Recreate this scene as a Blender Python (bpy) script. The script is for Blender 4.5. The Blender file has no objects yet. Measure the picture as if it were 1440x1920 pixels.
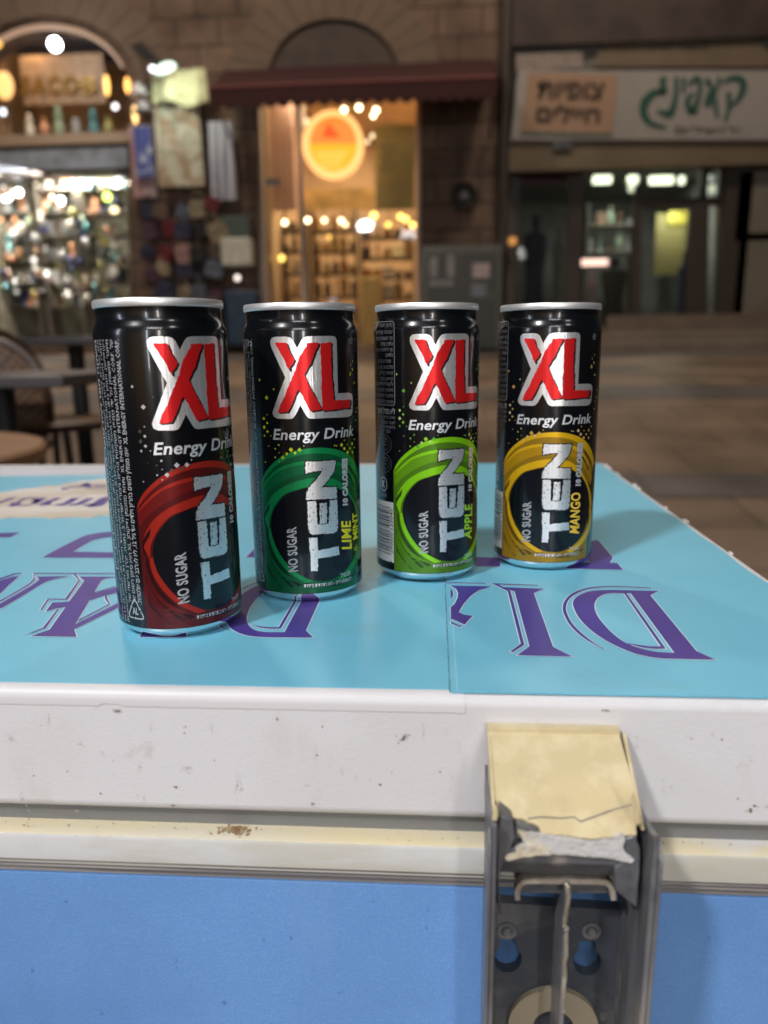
import bpy, bmesh, math, random
import numpy as np
from mathutils import Vector, Matrix
from mathutils.geometry import tessellate_polygon
random.seed(7); rs = np.random.RandomState(11)
R_ = math.radians
SC = bpy.context.scene
COL = SC.collection

# ---------------------------------------------------------------- camera (z = 0 is the top of the freezer lid)
FPX, PITCH, ROLL, CH, YAW = 1454.04, 0.2288, -0.0135, 0.11507, 0.0731
CX, CY = 714.06, 989.28
fw = Vector((-math.sin(YAW)*math.cos(PITCH), math.cos(YAW)*math.cos(PITCH), -math.sin(PITCH)))
rt0 = Vector((math.cos(YAW), math.sin(YAW), 0)); up0 = rt0.cross(fw)
rt = rt0*math.cos(ROLL)+up0*math.sin(ROLL); up = up0*math.cos(ROLL)-rt0*math.sin(ROLL)
CAM = Vector((0, 0, CH))
cd = bpy.data.cameras.new('camera'); cam = bpy.data.objects.new('camera', cd); COL.objects.link(cam)
M = Matrix((rt, up, -fw)).transposed().to_4x4(); M.translation = CAM
cam.matrix_world = M
cd.sensor_fit = 'VERTICAL'; cd.sensor_height = 36; cd.sensor_width = 27
cd.lens = FPX/1920*36
cd.shift_x = -(CX-720)/1920; cd.shift_y = (CY-960)/1920
cd.clip_start = 0.01; cd.clip_end = 200
cd.dof.use_dof = True; cd.dof.focus_distance = 0.338
cd.dof.aperture_fstop = cd.lens/3.6
SC.camera = cam
SC.view_settings.view_transform = 'Standard'; SC.view_settings.look = 'None'
SC.view_settings.exposure = 0.47; SC.view_settings.gamma = 1
SC.render.resolution_x = 768; SC.render.resolution_y = 1024
SC.cycles.use_denoising = True
SC.cycles.max_bounces = 8
SC.cycles.sample_clamp_indirect = 6

# ---------------------------------------------------------------- night sky
w = bpy.data.worlds.new('World'); SC.world = w; w.use_nodes = True
nt = w.node_tree
sky = nt.nodes.new('ShaderNodeTexSky'); sky.sky_type = 'NISHITA'; sky.sun_disc = False
sky.sun_elevation = R_(12.0); sky.sun_rotation = R_(200)
bg = nt.nodes['Background']; bg.inputs[1].default_value = SKY_STRENGTH = 0.005
nt.links.new(sky.outputs[0], bg.inputs[0])

# ---------------------------------------------------------------- stall lamps behind the photographer and added fill lights
def area(name, loc, target, sx, sy, power, col=(1, 1, 1)):
    l = bpy.data.lights.new(name, 'AREA'); l.shape = 'RECTANGLE'; l.size = sx; l.size_y = sy
    l.energy = power; l.color = col
    o = bpy.data.objects.new(name, l); COL.objects.link(o)
    o.location = loc
    o.rotation_euler = (Vector(target)-Vector(loc)).to_track_quat('-Z', 'Y').to_euler()
    return o
area('stall_key_lamp', (-1.75, -1.85, 3.0), (0, .4, 0), .34, .22, 84, (1, .965, .95))
area('stall_tube_lamp', (.25, -2.3, 1.75), (0, .3, 0), 1.3, .10, 12, (.96, .97, 1))
area('stall_tube_lamp', (1.9, -1.9, 2.3), (0, .3, 0), .5, .3, 5, (1, .96, .93))
area('panel_fill_light', (-.5, -1.2, 2.7), (0, .5, 0), .7, .3, 12, (.95, .97, 1))  # added dim panel, gives the silver print something bright to reflect
area('streak_fill_light', (.75, -2.6, .55), (0, .3, 0), .16, 1.3, 12, (1, .93, .88))  # added fill lights behind the camera, for streaks on the cans
area('streak_fill_light', (-.35, -2.8, .7), (0, .3, 0), .12, 1.2, 9, (.93, .95, 1))
area('streak_fill_light', (-2.6, -1.3, .8), (0, .3, 0), .3, 1.0, 7, (.80, .86, 1))
area('street_fill_light', (1.8, 6.3, 6.5), (1.8, 6.31, 0), .6, .6, 125, (1, .80, .60))  # added overhead pair without lamp posts, brightens the paving
area('street_fill_light', (-3.0, 6.0, 6.5), (-3.0, 6.01, 0), .6, .6, 150, (1, .82, .64))

# ---------------------------------------------------------------- pixel rays of the survey photograph -> points on real planes
def ray(x, y): return fw + rt*((x-CX)/FPX) - up*((y-CY)/FPX)
def on(x, y, axis, val):
    d = ray(x, y); return CAM + d*((val-CAM[axis])/d[axis])
def lidp(x, y, z=0.0): return on(x, y, 2, z)
def fac(x, y, D): return on(x, y, 1, D)

# ---------------------------------------------------------------- materials
def mat(name, col, rough=.5, metal=0, spec=.5, coat=0, emis=None, es=0, noise=None, bump=None, alpha=1, trans=0, ior=1.45, aniso=0, coat_rough=.05):
    m = bpy.data.materials.new(name); m.use_nodes = True; n = m.node_tree; b = n.nodes['Principled BSDF']
    b.inputs['Base Color'].default_value = (*col, 1); b.inputs['Roughness'].default_value = rough
    b.inputs['Metallic'].default_value = metal; b.inputs['Specular IOR Level'].default_value = spec
    b.inputs['Coat Weight'].default_value = coat; b.inputs['Coat Roughness'].default_value = coat_rough
    b.inputs['Transmission Weight'].default_value = trans; b.inputs['IOR'].default_value = ior
    b.inputs['Alpha'].default_value = alpha; b.inputs['Anisotropic'].default_value = aniso
    if aniso:
        tg = n.nodes.new('ShaderNodeTangent'); tg.direction_type = 'RADIAL'; tg.axis = 'Z'; n.links.new(tg.outputs[0], b.inputs['Tangent']); b.inputs['Anisotropic Rotation'].default_value = .25
    if emis: b.inputs['Emission Color'].default_value = (*emis, 1); b.inputs['Emission Strength'].default_value = es
    tc = n.nodes.new('ShaderNodeTexCoord')
    def nz(scale, detail=4, stretch=(1, 1, 1), rough_=.55):
        mp = n.nodes.new('ShaderNodeMapping'); mp.inputs['Scale'].default_value = stretch
        n.links.new(tc.outputs['Object'], mp.inputs[0])
        t = n.nodes.new('ShaderNodeTexNoise'); t.inputs['Scale'].default_value = scale; t.inputs['Detail'].default_value = detail
        t.inputs['Roughness'].default_value = rough_
        n.links.new(mp.outputs[0], t.inputs['Vector']); return t
    if noise:  # list of (colour, scale, low, high, amount, stretch)
        cur = None
        for (c2, scale, lo, hi, amt, *st) in noise:
            t = nz(scale, 6, st[0] if st else (1, 1, 1), .62)
            r = n.nodes.new('ShaderNodeMapRange'); r.inputs['From Min'].default_value = lo; r.inputs['From Max'].default_value = hi
            r.inputs['To Max'].default_value = amt; n.links.new(t.outputs[0], r.inputs[0])
            mx = n.nodes.new('ShaderNodeMix'); mx.data_type = 'RGBA'
            n.links.new(r.outputs[0], mx.inputs[0])
            if cur: n.links.new(cur, mx.inputs[6])
            else: mx.inputs[6].default_value = (*col, 1)
            mx.inputs[7].default_value = (*c2, 1); cur = mx.outputs[2]
        n.links.new(cur, b.inputs['Base Color'])
    if bump:  # (scale, strength, distance, stretch)
        t = nz(bump[0], 5, bump[3] if len(bump) > 3 else (1, 1, 1))
        bp = n.nodes.new('ShaderNodeBump'); bp.inputs['Strength'].default_value = bump[1]; bp.inputs['Distance'].default_value = bump[2]
        n.links.new(t.outputs[0], bp.inputs['Height']); n.links.new(bp.outputs[0], b.inputs['Normal'])
        if coat: n.links.new(bp.outputs[0], b.inputs['Coat Normal'])
    return m

def brick(name, c1, c2, mortar, sx, sy, msize=.02, rough=.85, bumps=.6, offs=.5):
    m = bpy.data.materials.new(name); m.use_nodes = True; n = m.node_tree; b = n.nodes['Principled BSDF']
    tc = n.nodes.new('ShaderNodeTexCoord'); mp = n.nodes.new('ShaderNodeMapping'); mp.inputs['Rotation'].default_value = (R_(90), 0, 0)
    n.links.new(tc.outputs['Object'], mp.inputs[0])
    br = n.nodes.new('ShaderNodeTexBrick'); br.inputs['Scale'].default_value = 1
    br.inputs['Brick Width'].default_value = sx; br.inputs['Row Height'].default_value = sy
    br.inputs['Mortar Size'].default_value = msize; br.offset = offs; br.inputs['Mortar Smooth'].default_value = .3
    br.inputs['Color1'].default_value = (*c1, 1); br.inputs['Color2'].default_value = (*c2, 1); br.inputs['Mortar'].default_value = (*mortar, 1)
    n.links.new(mp.outputs[0], br.inputs[0])
    t = n.nodes.new('ShaderNodeTexNoise'); t.inputs['Scale'].default_value = 3.5; t.inputs['Detail'].default_value = 8
    n.links.new(tc.outputs['Object'], t.inputs['Vector'])
    mx = n.nodes.new('ShaderNodeMix'); mx.data_type = 'RGBA'; mx.blend_type = 'MULTIPLY'; mx.inputs[0].default_value = .8
    rr = n.nodes.new('ShaderNodeMapRange'); rr.inputs['From Min'].default_value = .3; rr.inputs['From Max'].default_value = .7; rr.inputs['To Min'].default_value = .45; rr.inputs['To Max'].default_value = 1.3
    n.links.new(t.outputs[0], rr.inputs[0])
    n.links.new(br.outputs[0], mx.inputs[6]); n.links.new(rr.outputs[0], mx.inputs[7]); n.links.new(mx.outputs[2], b.inputs['Base Color'])
    b.inputs['Roughness'].default_value = rough
    bp = n.nodes.new('ShaderNodeBump'); bp.inputs['Strength'].default_value = bumps; bp.inputs['Distance'].default_value = .02
    mh = n.nodes.new('ShaderNodeMath'); mh.operation = 'SUBTRACT'; n.links.new(t.outputs[0], mh.inputs[0]); n.links.new(br.outputs[1], mh.inputs[1])
    n.links.new(mh.outputs[0], bp.inputs['Height']); n.links.new(bp.outputs[0], b.inputs['Normal'])
    return m

# ---------------------------------------------------------------- object helpers
def tag(o, label=None, cat=None, group=None, kind=None):
    if label: o['label'] = label
    if cat: o['category'] = cat
    if group: o['group'] = group
    if kind: o['kind'] = kind
    return o
def empty(name, loc=(0, 0, 0), label=None, cat=None, group=None):
    o = bpy.data.objects.new(name, None); COL.objects.link(o); o.location = loc; o.empty_display_size = .05
    return tag(o, label, cat, group)
class MB:
    def __init__(s): s.v = []; s.f = []; s.m = []; s.mats = []
    def mi(s, m):
        if m not in s.mats: s.mats.append(m)
        return s.mats.index(m)
    def add(s, vs, fs, m):
        k = len(s.v); s.v += [tuple(v) for v in vs]; i = s.mi(m)
        for f in fs: s.f.append(tuple(a+k for a in f)); s.m.append(i)
    def box(s, x0, y0, z0, x1, y1, z1, m):
        x0, x1 = min(x0, x1), max(x0, x1); y0, y1 = min(y0, y1), max(y0, y1); z0, z1 = min(z0, z1), max(z0, z1)
        vs = [(x0, y0, z0), (x1, y0, z0), (x1, y1, z0), (x0, y1, z0), (x0, y0, z1), (x1, y0, z1), (x1, y1, z1), (x0, y1, z1)]
        s.add(vs, [(3, 2, 1, 0), (4, 5, 6, 7), (0, 1, 5, 4), (1, 2, 6, 5), (2, 3, 7, 6), (3, 0, 4, 7)], m); return s
    def pbox(s, px0, py0, px1, py1, D, depth, m):   # front face seen between two pixels at distance D
        a = fac(px0, py0, D); b = fac(px1, py1, D)
        return s.box(a.x, D, a.z, b.x, D+depth, b.z, m)
    def lathe(s, prof, c, m, n=24, sx=1, sy=1):
        vs = []; fs = []
        for (r, z) in prof:
            for k in range(n):
                a = 2*math.pi*k/n; vs.append((c[0]+sx*r*math.cos(a), c[1]+sy*r*math.sin(a), c[2]+z))
        for i in range(len(prof)-1):
            for k in range(n):
                k2 = (k+1) % n; fs.append((i*n+k, i*n+k2, (i+1)*n+k2, (i+1)*n+k))
        if prof[0][0] > 1e-6: fs.append(tuple(reversed(range(n))))
        if prof[-1][0] > 1e-6: fs.append(tuple(range((len(prof)-1)*n, len(prof)*n)))
        s.add(vs, fs, m); return s
    def tube(s, pts, r, m, n=10, closed=False):
        pts = [Vector(p) for p in pts]; N = len(pts); vs = []; fs = []
        for i, p in enumerate(pts):
            if closed: d = pts[(i+1) % N]-pts[i-1]
            else: d = pts[min(i+1, N-1)]-pts[max(i-1, 0)]
            d.normalize(); a = Vector((0, 0, 1)) if abs(d.z) < .9 else Vector((1, 0, 0))
            u = d.cross(a).normalized(); v = d.cross(u)
            rr = r[i] if isinstance(r, (list, tuple)) else r
            for k in range(n):
                t = 2*math.pi*k/n; vs.append(p+u*rr*math.cos(t)+v*rr*math.sin(t))
        L = N if closed else N-1
        for i in range(L):
            j = (i+1) % N
            for k in range(n):
                k2 = (k+1) % n; fs.append((i*n+k, j*n+k, j*n+k2, i*n+k2))
        if not closed: fs += [tuple(range(n)), tuple(reversed(range((N-1)*n, N*n)))]
        s.add(vs, fs, m); return s
    def prism(s, poly, axis, a0, a1, m):  # poly: 2D outline; extruded along axis between a0 and a1
        def P(p, a):
            q = list(p); q.insert(axis, a); return q
        n = len(poly)
        vs = [P(p, a0) for p in poly]+[P(p, a1) for p in poly]
        tr = tessellate_polygon([[Vector((p[0], p[1], 0)) for p in poly]])
        fs = [tuple(t) for t in tr]+[tuple(reversed([i+n for i in t])) for t in tr]
        fs += [(i, (i+1) % n, n+(i+1) % n, n+i) for i in range(n)]
        s.add(vs, fs, m); return s
    def ball(s, c, r, m, n=12, sq=(1, 1, 1)):
        prof = [(max(1e-7, math.sin(math.pi*i/(n//2+2))), -math.cos(math.pi*i/(n//2+2))) for i in range(n//2+3)]
        k = len(s.v); s.lathe([(p[0]*r, p[1]*r*sq[2]) for p in prof], c, m, n, sq[0], sq[1]); return s
    def build(s, name, parent=None, smooth=True, bevel=0, seg=2, recalc=True, origin=None):
        me = bpy.data.meshes.new(name); me.from_pydata(s.v, [], s.f)
        for m in s.mats: me.materials.append(m)
        me.polygons.foreach_set('material_index', s.m)
        if recalc:
            bm = bmesh.new(); bm.from_mesh(me); bmesh.ops.remove_doubles(bm, verts=bm.verts, dist=1e-7)
            bmesh.ops.recalc_face_normals(bm, faces=bm.faces); bm.to_mesh(me); bm.free()
        if smooth:
            me.polygons.foreach_set('use_smooth', [True]*len(me.polygons)); me.set_sharp_from_angle(angle=R_(35))
        o = bpy.data.objects.new(name, me); COL.objects.link(o)
        if bevel:
            b = o.modifiers.new('b', 'BEVEL'); b.width = bevel; b.segments = seg; b.limit_method = 'ANGLE'; b.angle_limit = R_(40)
        if origin is not None:
            me.transform(Matrix.Translation(-Vector(origin))); o.location = origin
        if parent is not None:
            o.parent = parent
            L = Vector((0, 0, 0)); q = parent
            while q is not None: L = L+q.location; q = q.parent
            o.location = Vector(o.location)-L
        return o
def copy_tree(o, parent=None):
    c = o.copy(); COL.objects.link(c)
    if parent is not None: c.parent = parent
    for ch in [x for x in COL.objects if x.parent == o and x is not c]: copy_tree(ch, c)
    return c

# ---------------------------------------------------------------- flat artwork helpers (2-D outlines, text)
def smooth(pts, k=5, closed=True):
    out = []; n = len(pts)
    for i in range(n if closed else n-1):
        p0, p1, p2, p3 = (np.array(pts[(i+j-1) % n] if closed else pts[max(0, min(n-1, i+j-1))], float) for j in range(4))
        for t in np.arange(k)/k:
            out.append(tuple(.5*((2*p1)+(-p0+p2)*t+(2*p0-5*p1+4*p2-p3)*t*t+(-p0+3*p1-3*p2+p3)*t**3)))
    if not closed: out.append(tuple(pts[-1]))
    return out
def rag(pts, step, amp, rng=rs):
    out = []; n = len(pts)
    for i in range(n):
        a = np.array(pts[i], float); b = np.array(pts[(i+1) % n], float); L = np.linalg.norm(b-a); k = max(1, int(L/step))
        nn = np.array([-(b-a)[1], (b-a)[0]])/max(L, 1e-9)
        for j in range(k):
            out.append(tuple(a+(b-a)*j/k+nn*rng.normal()*amp*(0.35 if j == 0 else 1)))
    return out
def tess(loops):
    vs = [tuple(p) for l in loops for p in l]
    tr = tessellate_polygon([[Vector((p[0], p[1], 0)) for p in l] for l in loops])
    return vs, [tuple(t) for t in tr]
_txt = {}
def text2d(s, bold=0.0, shear=0.0, res=3, spacing=1.0):
    key = (s, bold, shear, res, spacing)
    if key in _txt: return _txt[key]
    c = bpy.data.curves.new('t', 'FONT'); c.body = s; c.size = 1; c.offset = bold; c.shear = shear; c.resolution_u = res; c.space_character = spacing
    o = bpy.data.objects.new('t', c); COL.objects.link(o)
    dg = bpy.context.evaluated_depsgraph_get(); me = bpy.data.meshes.new_from_object(o.evaluated_get(dg))
    vs = [(v.co.x, v.co.y) for v in me.vertices]; fs = [tuple(p.vertices) for p in me.polygons]
    bpy.data.objects.remove(o); bpy.data.curves.remove(c); bpy.data.meshes.remove(me)
    _txt[key] = (vs, fs); return vs, fs
def heb(s): return s[::-1].translate(str.maketrans('()', ')('))
def quadmap(vs, q, pad=None):   # q = BL, BR, TR, TL ; maps the bounding box of vs on to the quad
    xs = [v[0] for v in vs]; ys = [v[1] for v in vs]
    x0, x1 = min(xs), max(xs); y0, y1 = (min(ys), max(ys)) if pad is None else pad
    BL, BR, TR, TL = [np.array(p, float) for p in q]
    out = []
    for x, y in vs:
        a = (x-x0)/(x1-x0); b = (y-y0)/(y1-y0)
        out.append(tuple((1-a)*(1-b)*BL+a*(1-b)*BR+a*b*TR+(1-a)*b*TL))
    return out
def stroke(pts, wd, closed=True):
    n = len(pts); P = [np.array(p, float) for p in pts]; vs = []; fs = []
    for i in range(n):
        if closed: d1 = P[i]-P[i-1]; d2 = P[(i+1) % n]-P[i]
        else: d1 = P[i]-P[max(i-1, 0)]; d2 = P[min(i+1, n-1)]-P[i]
        if np.linalg.norm(d1) < 1e-12: d1 = d2
        if np.linalg.norm(d2) < 1e-12: d2 = d1
        d1 = d1/np.linalg.norm(d1); d2 = d2/np.linalg.norm(d2)
        nn = np.array([-(d1+d2)[1], (d1+d2)[0]]); L = np.linalg.norm(nn)
        nn = np.array([-d1[1], d1[0]]) if L < 1e-6 else nn/L
        cs = max(.45, nn@np.array([-d1[1], d1[0]])); k = wd/2/cs
        vs += [tuple(P[i]+nn*k), tuple(P[i]-nn*k)]
    for i in range(n if closed else n-1):
        j = (i+1) % n; fs.append((2*i, 2*i+1, 2*j+1, 2*j))
    return vs, fs

# ================================================================ THE CANS
CANR = 26.034e-3
CANP = [(-.110953, .315366), (-.0623, .362904), (-.004997, .394764), (.05783, .416133)]
REF = [-55.7, -83.4, -79.9, -103.5]
CROPS = {'1t': (160, 540, 4.8, 0), '1b': (160, 860, 4.8, 0), '2t': (440, 550, 5.538, 1), '2b': (440, 830, 5.538, 1),
         '3t': (690, 560, 6.545, 2), '3b': (690, 800, 6.4, 2), '4t': (920, 560, 6.545, 3), '4b': (920, 800, 6.545, 3)}
def uv(crop, X, Y):     # survey point -> (arc length, height) on the unrolled label, in metres
    ox, oy, s, i = CROPS[crop]; d = ray(ox+X/s, oy+Y/s); cx, cy = CANP[i]
    o = (CAM.x-cx, CAM.y-cy); a = d.x**2+d.y**2; b = o[0]*d.x+o[1]*d.y; k = o[0]**2+o[1]**2-CANR**2
    D = max(0, b*b-a*k); t = (-b-math.sqrt(D))/a; P = CAM+d*t
    th = math.degrees(math.atan2(P.y-cy, P.x-cx))
    return (math.radians(th-REF[i])*CANR, P.z)
def U(crop, pts): return [uv(crop, *p) for p in pts]

class Art:
    """flat artwork wrapped on the can: layers of triangles, each a real printed film a few hundredths of a millimetre thick"""
    def __init__(s): s.v = []; s.f = []; s.m = []; s.mats = []
    def add(s, vs, fs, m, lay):
        if m not in s.mats: s.mats.append(m)
        k = len(s.v); s.v += [(v[0], v[1], lay) for v in vs]; i = s.mats.index(m)
        for f in fs: s.f.append(tuple(a+k for a in f)); s.m.append(i)
    def poly(s, loops, m, lay):
        if not isinstance(loops[0][0], (tuple, list)): loops = [loops]
        s.add(*tess(loops), m, lay)
    def text(s, st, q, m, lay, bold=0, shear=0, res=2, spacing=1, pad=None):
        vs, fs = text2d(st, bold, shear, res, spacing); s.add(quadmap(vs, q, pad), fs, m, lay)
    def wrap(s, name, rot, parent, step=.0014):
        me = bpy.data.meshes.new(name); me.from_pydata(s.v, [], s.f)
        for m in s.mats: me.materials.append(m)
        me.polygons.foreach_set('material_index', s.m)
        bm = bmesh.new(); bm.from_mesh(me)
        us = [v.co.x for v in bm.verts]; u = math.ceil(min(us)/step)*step
        while u < max(us):
            bmesh.ops.bisect_plane(bm, geom=bm.verts[:]+bm.edges[:]+bm.faces[:], plane_co=(u, 0, 0), plane_no=(1, 0, 0), dist=1e-7); u += step
        bm.to_mesh(me); bm.free()
        co = np.zeros(len(me.vertices)*3); me.vertices.foreach_get('co', co); co = co.reshape(-1, 3)
        th = co[:, 0]/CANR+rot; r = CANR+4e-5+co[:, 2]*3.5e-5
        nrm = np.stack([np.cos(th), np.sin(th), th*0], -1)
        out = np.stack([r*np.cos(th), r*np.sin(th), co[:, 1]], -1); me.vertices.foreach_set('co', out.ravel())
        me.update()
        bm = bmesh.new(); bm.from_mesh(me)
        for f in bm.faces:
            c = f.calc_center_median()
            if f.normal.x*c.x+f.normal.y*c.y < 0: f.normal_flip()
            f.smooth = True
        bm.to_mesh(me); bm.free()
        me.normals_split_custom_set_from_vertices([tuple(a) for a in nrm])
        o = bpy.data.objects.new(name, me); COL.objects.link(o); o.parent = parent
        return o

M_black = mat('black_can_ink', (.0035, .004, .0055), .22, 0, .4, .5, coat_rough=.045, bump=(900, .06, .0002, (1, 1, .02)))
M_ink = mat('black_outline_ink', (.006, .006, .008), .3, 0, .5)
M_disc = mat('dark_disc_ink', (.003, .004, .007), .24, 0, .4, .45, coat_rough=.06)
M_alu = mat('brushed_aluminium', (.97, .97, .98), .30, .80, aniso=.45, bump=(1500, .45, .0003, (1, 1, .012)), noise=[((.78, .78, .80), 260, .42, .60, .75, (1, 1, .006)), ((.95, .93, .92), 900, .50, .62, .6, (1, 1, .01)), ((.55, .55, .56), 500, .60, .70, .5)])
M_base = mat('polished_aluminium_base', (.82, .82, .83), .16, 1)
M_rim = mat('bare_aluminium_rim', (.80, .79, .78), .42, .75, noise=[((.42, .40, .38), 500, .66, .74, .7)])
M_redink = mat('red_metallic_ink', (.72, .014, .016), .34, .5, aniso=.7, bump=(1500, .18, .0002, (1, 1, .012)))
M_txt = mat('silver_lettering', (.74, .74, .76), .42, .6, aniso=.6)
M_small = mat('small_print_ink', (.34, .34, .36), .5, .3)
M_worn = mat('worn_silver_lettering', (.46, .46, .48), .42, .5, noise=[((.10, .10, .11), 900, .56, .62, .8)])
M_small0 = mat('grey_print_ink', (.38, .38, .40), .5, .2)
M_small3 = mat('dim_small_print_ink', (.16, .16, .18), .5, .3)
M_white = mat('white_label_ink', (.62, .62, .62), .4)

THEMES = [
 dict(base=(.115, .008, .009), hi=(.43, .024, .014), dk=(.035, .005, .007), mid=(.19, .011, .011), sq=[(.62, .62, .66), (.62, .62, .66), (.09, .09, .10)]),
 dict(base=(.004, .10, .035), hi=(.006, .26, .075), dk=(.003, .028, .018), mid=(.004, .15, .05), sq=[(.75, .80, .02), (.42, .62, .03), (.75, .80, .02)]),
 dict(base=(.085, .22, .012), hi=(.25, .66, .01), dk=(.03, .075, .012), mid=(.14, .36, .01), sq=[(.35, .68, .04), (.10, .45, .03), (.50, .70, .25)]),
 dict(base=(.34, .19, .012), hi=(.80, .46, .012), dk=(.12, .065, .012), mid=(.52, .28, .01), sq=[(.75, .45, .09), (.70, .45, .12), (.75, .60, .30)])]
def ink(n, c): return mat(n, c, .30, .45, .5, .3, bump=(1500, .12, .0002, (1, 1, .012)))

P_BACK = [(372, 520), (372, 490), (392, 462), (425, 453), (535, 452), (578, 462), (606, 488), (648, 572), (690, 490), (715, 460), (760, 448), (1005, 444), (1040, 452), (1058, 485),
          (1064, 700), (1072, 1040), (1185, 1034), (1215, 1045), (1224, 1080), (1220, 1240), (1208, 1270), (1180, 1285), (960, 1297), (795, 1305), (765, 1297), (742, 1270), (682, 1165),
          (632, 1268), (605, 1300), (570, 1308), (440, 1302), (405, 1280), (394, 1240), (405, 1205), (525, 875), (380, 560)]
P_X1 = [(420, 512), (540, 516), (572, 610), (600, 655), (624, 692), (600, 740), (577, 765), (572, 812), (545, 765), (520, 700), (490, 650), (468, 610), (448, 575), (428, 545)]
P_X2 = [(750, 520), (872, 513), (866, 545), (838, 600), (818, 660), (790, 735), (765, 765), (752, 790), (722, 850), (800, 1010), (908, 1205), (870, 1215), (800, 1228), (785, 1222), (665, 1000),
        (640, 1040), (605, 1125), (582, 1180), (552, 1235), (450, 1240), (462, 1200), (488, 1135), (520, 1075), (545, 1000), (590, 905), (612, 850), (632, 800), (645, 740), (668, 680), (702, 620), (722, 580), (748, 552)]
P_L = [(893, 520), (1000, 508), (1002, 700), (1005, 880), (1018, 930), (1015, 965), (1027, 1112), (1150, 1110), (1195, 1100), (1195, 1190), (1110, 1198), (1050, 1210), (915, 1220), (910, 1150), (902, 1000), (898, 800), (888, 600)]
P_N = [(735, 200), (1045, 182), (1047, 215), (1030, 290), (1005, 335), (905, 467), (1055, 460), (1058, 578), (900, 588), (745, 594), (745, 520), (765, 478), (825, 405), (915, 290), (860, 292), (735, 322)]
P_E = [(755, 615), (845, 608), (852, 740), (860, 850), (975, 845), (980, 700), (985, 600), (1060, 592), (1066, 760), (1070, 890), (1058, 922), (1030, 942), (900, 950), (810, 958), (778, 935), (764, 880)]
P_EI = [(878, 632), (957, 625), (958, 730), (955, 838), (885, 845), (882, 730)]
P_T = [(770, 990), (857, 986), (862, 1120), (950, 1103), (1075, 1075), (1085, 1165), (980, 1188), (862, 1205), (862, 1330), (792, 1335), (787, 1150), (775, 1100)]
P_DISC = [(232, 960), (245, 820), (300, 700), (400, 590), (520, 548), (650, 520), (800, 512), (930, 530), (1040, 575), (1130, 660), (1185, 780), (1203, 920), (1188, 1120), (1130, 1320), (1030, 1450),
          (900, 1535), (760, 1556), (600, 1520), (450, 1420), (340, 1280), (265, 1120)]
SPK = [('2t', 263, 900, 14), ('2t', 336, 1085, 23), ('2t', 408, 998, 10), ('2t', 340, 1262, 8), ('2t', 308, 1302, 18), ('2t', 342, 1348, 15), ('2t', 312, 1392, 21), ('2t', 345, 1437, 16), ('2t', 315, 1478, 13),
       ('2t', 380, 1482, 7), ('2t', 460, 1577, 12), ('2t', 358, 1587, 6), ('2t', 718, 1586, 8), ('2t', 1055, 1585, 8), ('2t', 1217, 695, 6), ('2t', 1197, 738, 6), ('2t', 1215, 785, 11), ('2t', 1195, 828, 15),
       ('2b', 586, 75, 25), ('2b', 675, 77, 24), ('2b', 543, 117, 17), ('2b', 502, 157, 22), ('2b', 628, 108, 18), ('2b', 465, 105, 6), ('2b', 424, 65, 10), ('2b', 425, 153, 10), ('2b', 463, 198, 8), ('2b', 325, 203, 8),
       ('4b', 990, 72, 10), ('4b', 1070, 68, 22), ('4b', 1108, 18, 10), ('4b', 1100, 112, 20), ('4b', 1140, 68, 9), ('4b', 1166, 112, 14), ('4b', 1197, 62, 19), ('4b', 1195, 155, 18), ('4b', 1135, 155, 22), ('4b', 1222, 105, 12),
       ('4t', 1270, 955, 15), ('4t', 1230, 858, 20), ('4t', 1262, 810, 13), ('4t', 1268, 715, 9), ('4t', 1240, 762, 7), ('4t', 1297, 1140, 10), ('4t', 1290, 1232, 14), ('4t', 1270, 1280, 9), ('4t', 1262, 1370, 12), ('4t', 1228, 1585, 12)]
LEFT_U = uv('4b', 162, 480)[0]
V_BOT = .0051

def vline(A, s, ub, ut, v0, v1, m, lay=3, bold=0.0):      # rotated text: reads upward, baseline at u=ub, cap side at u=ut
    A.text(s, [(ub, v0), (ub, v1), (ut, v1), (ut, v0)], m, lay, bold, res=1, pad=(-.22, .75))

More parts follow.
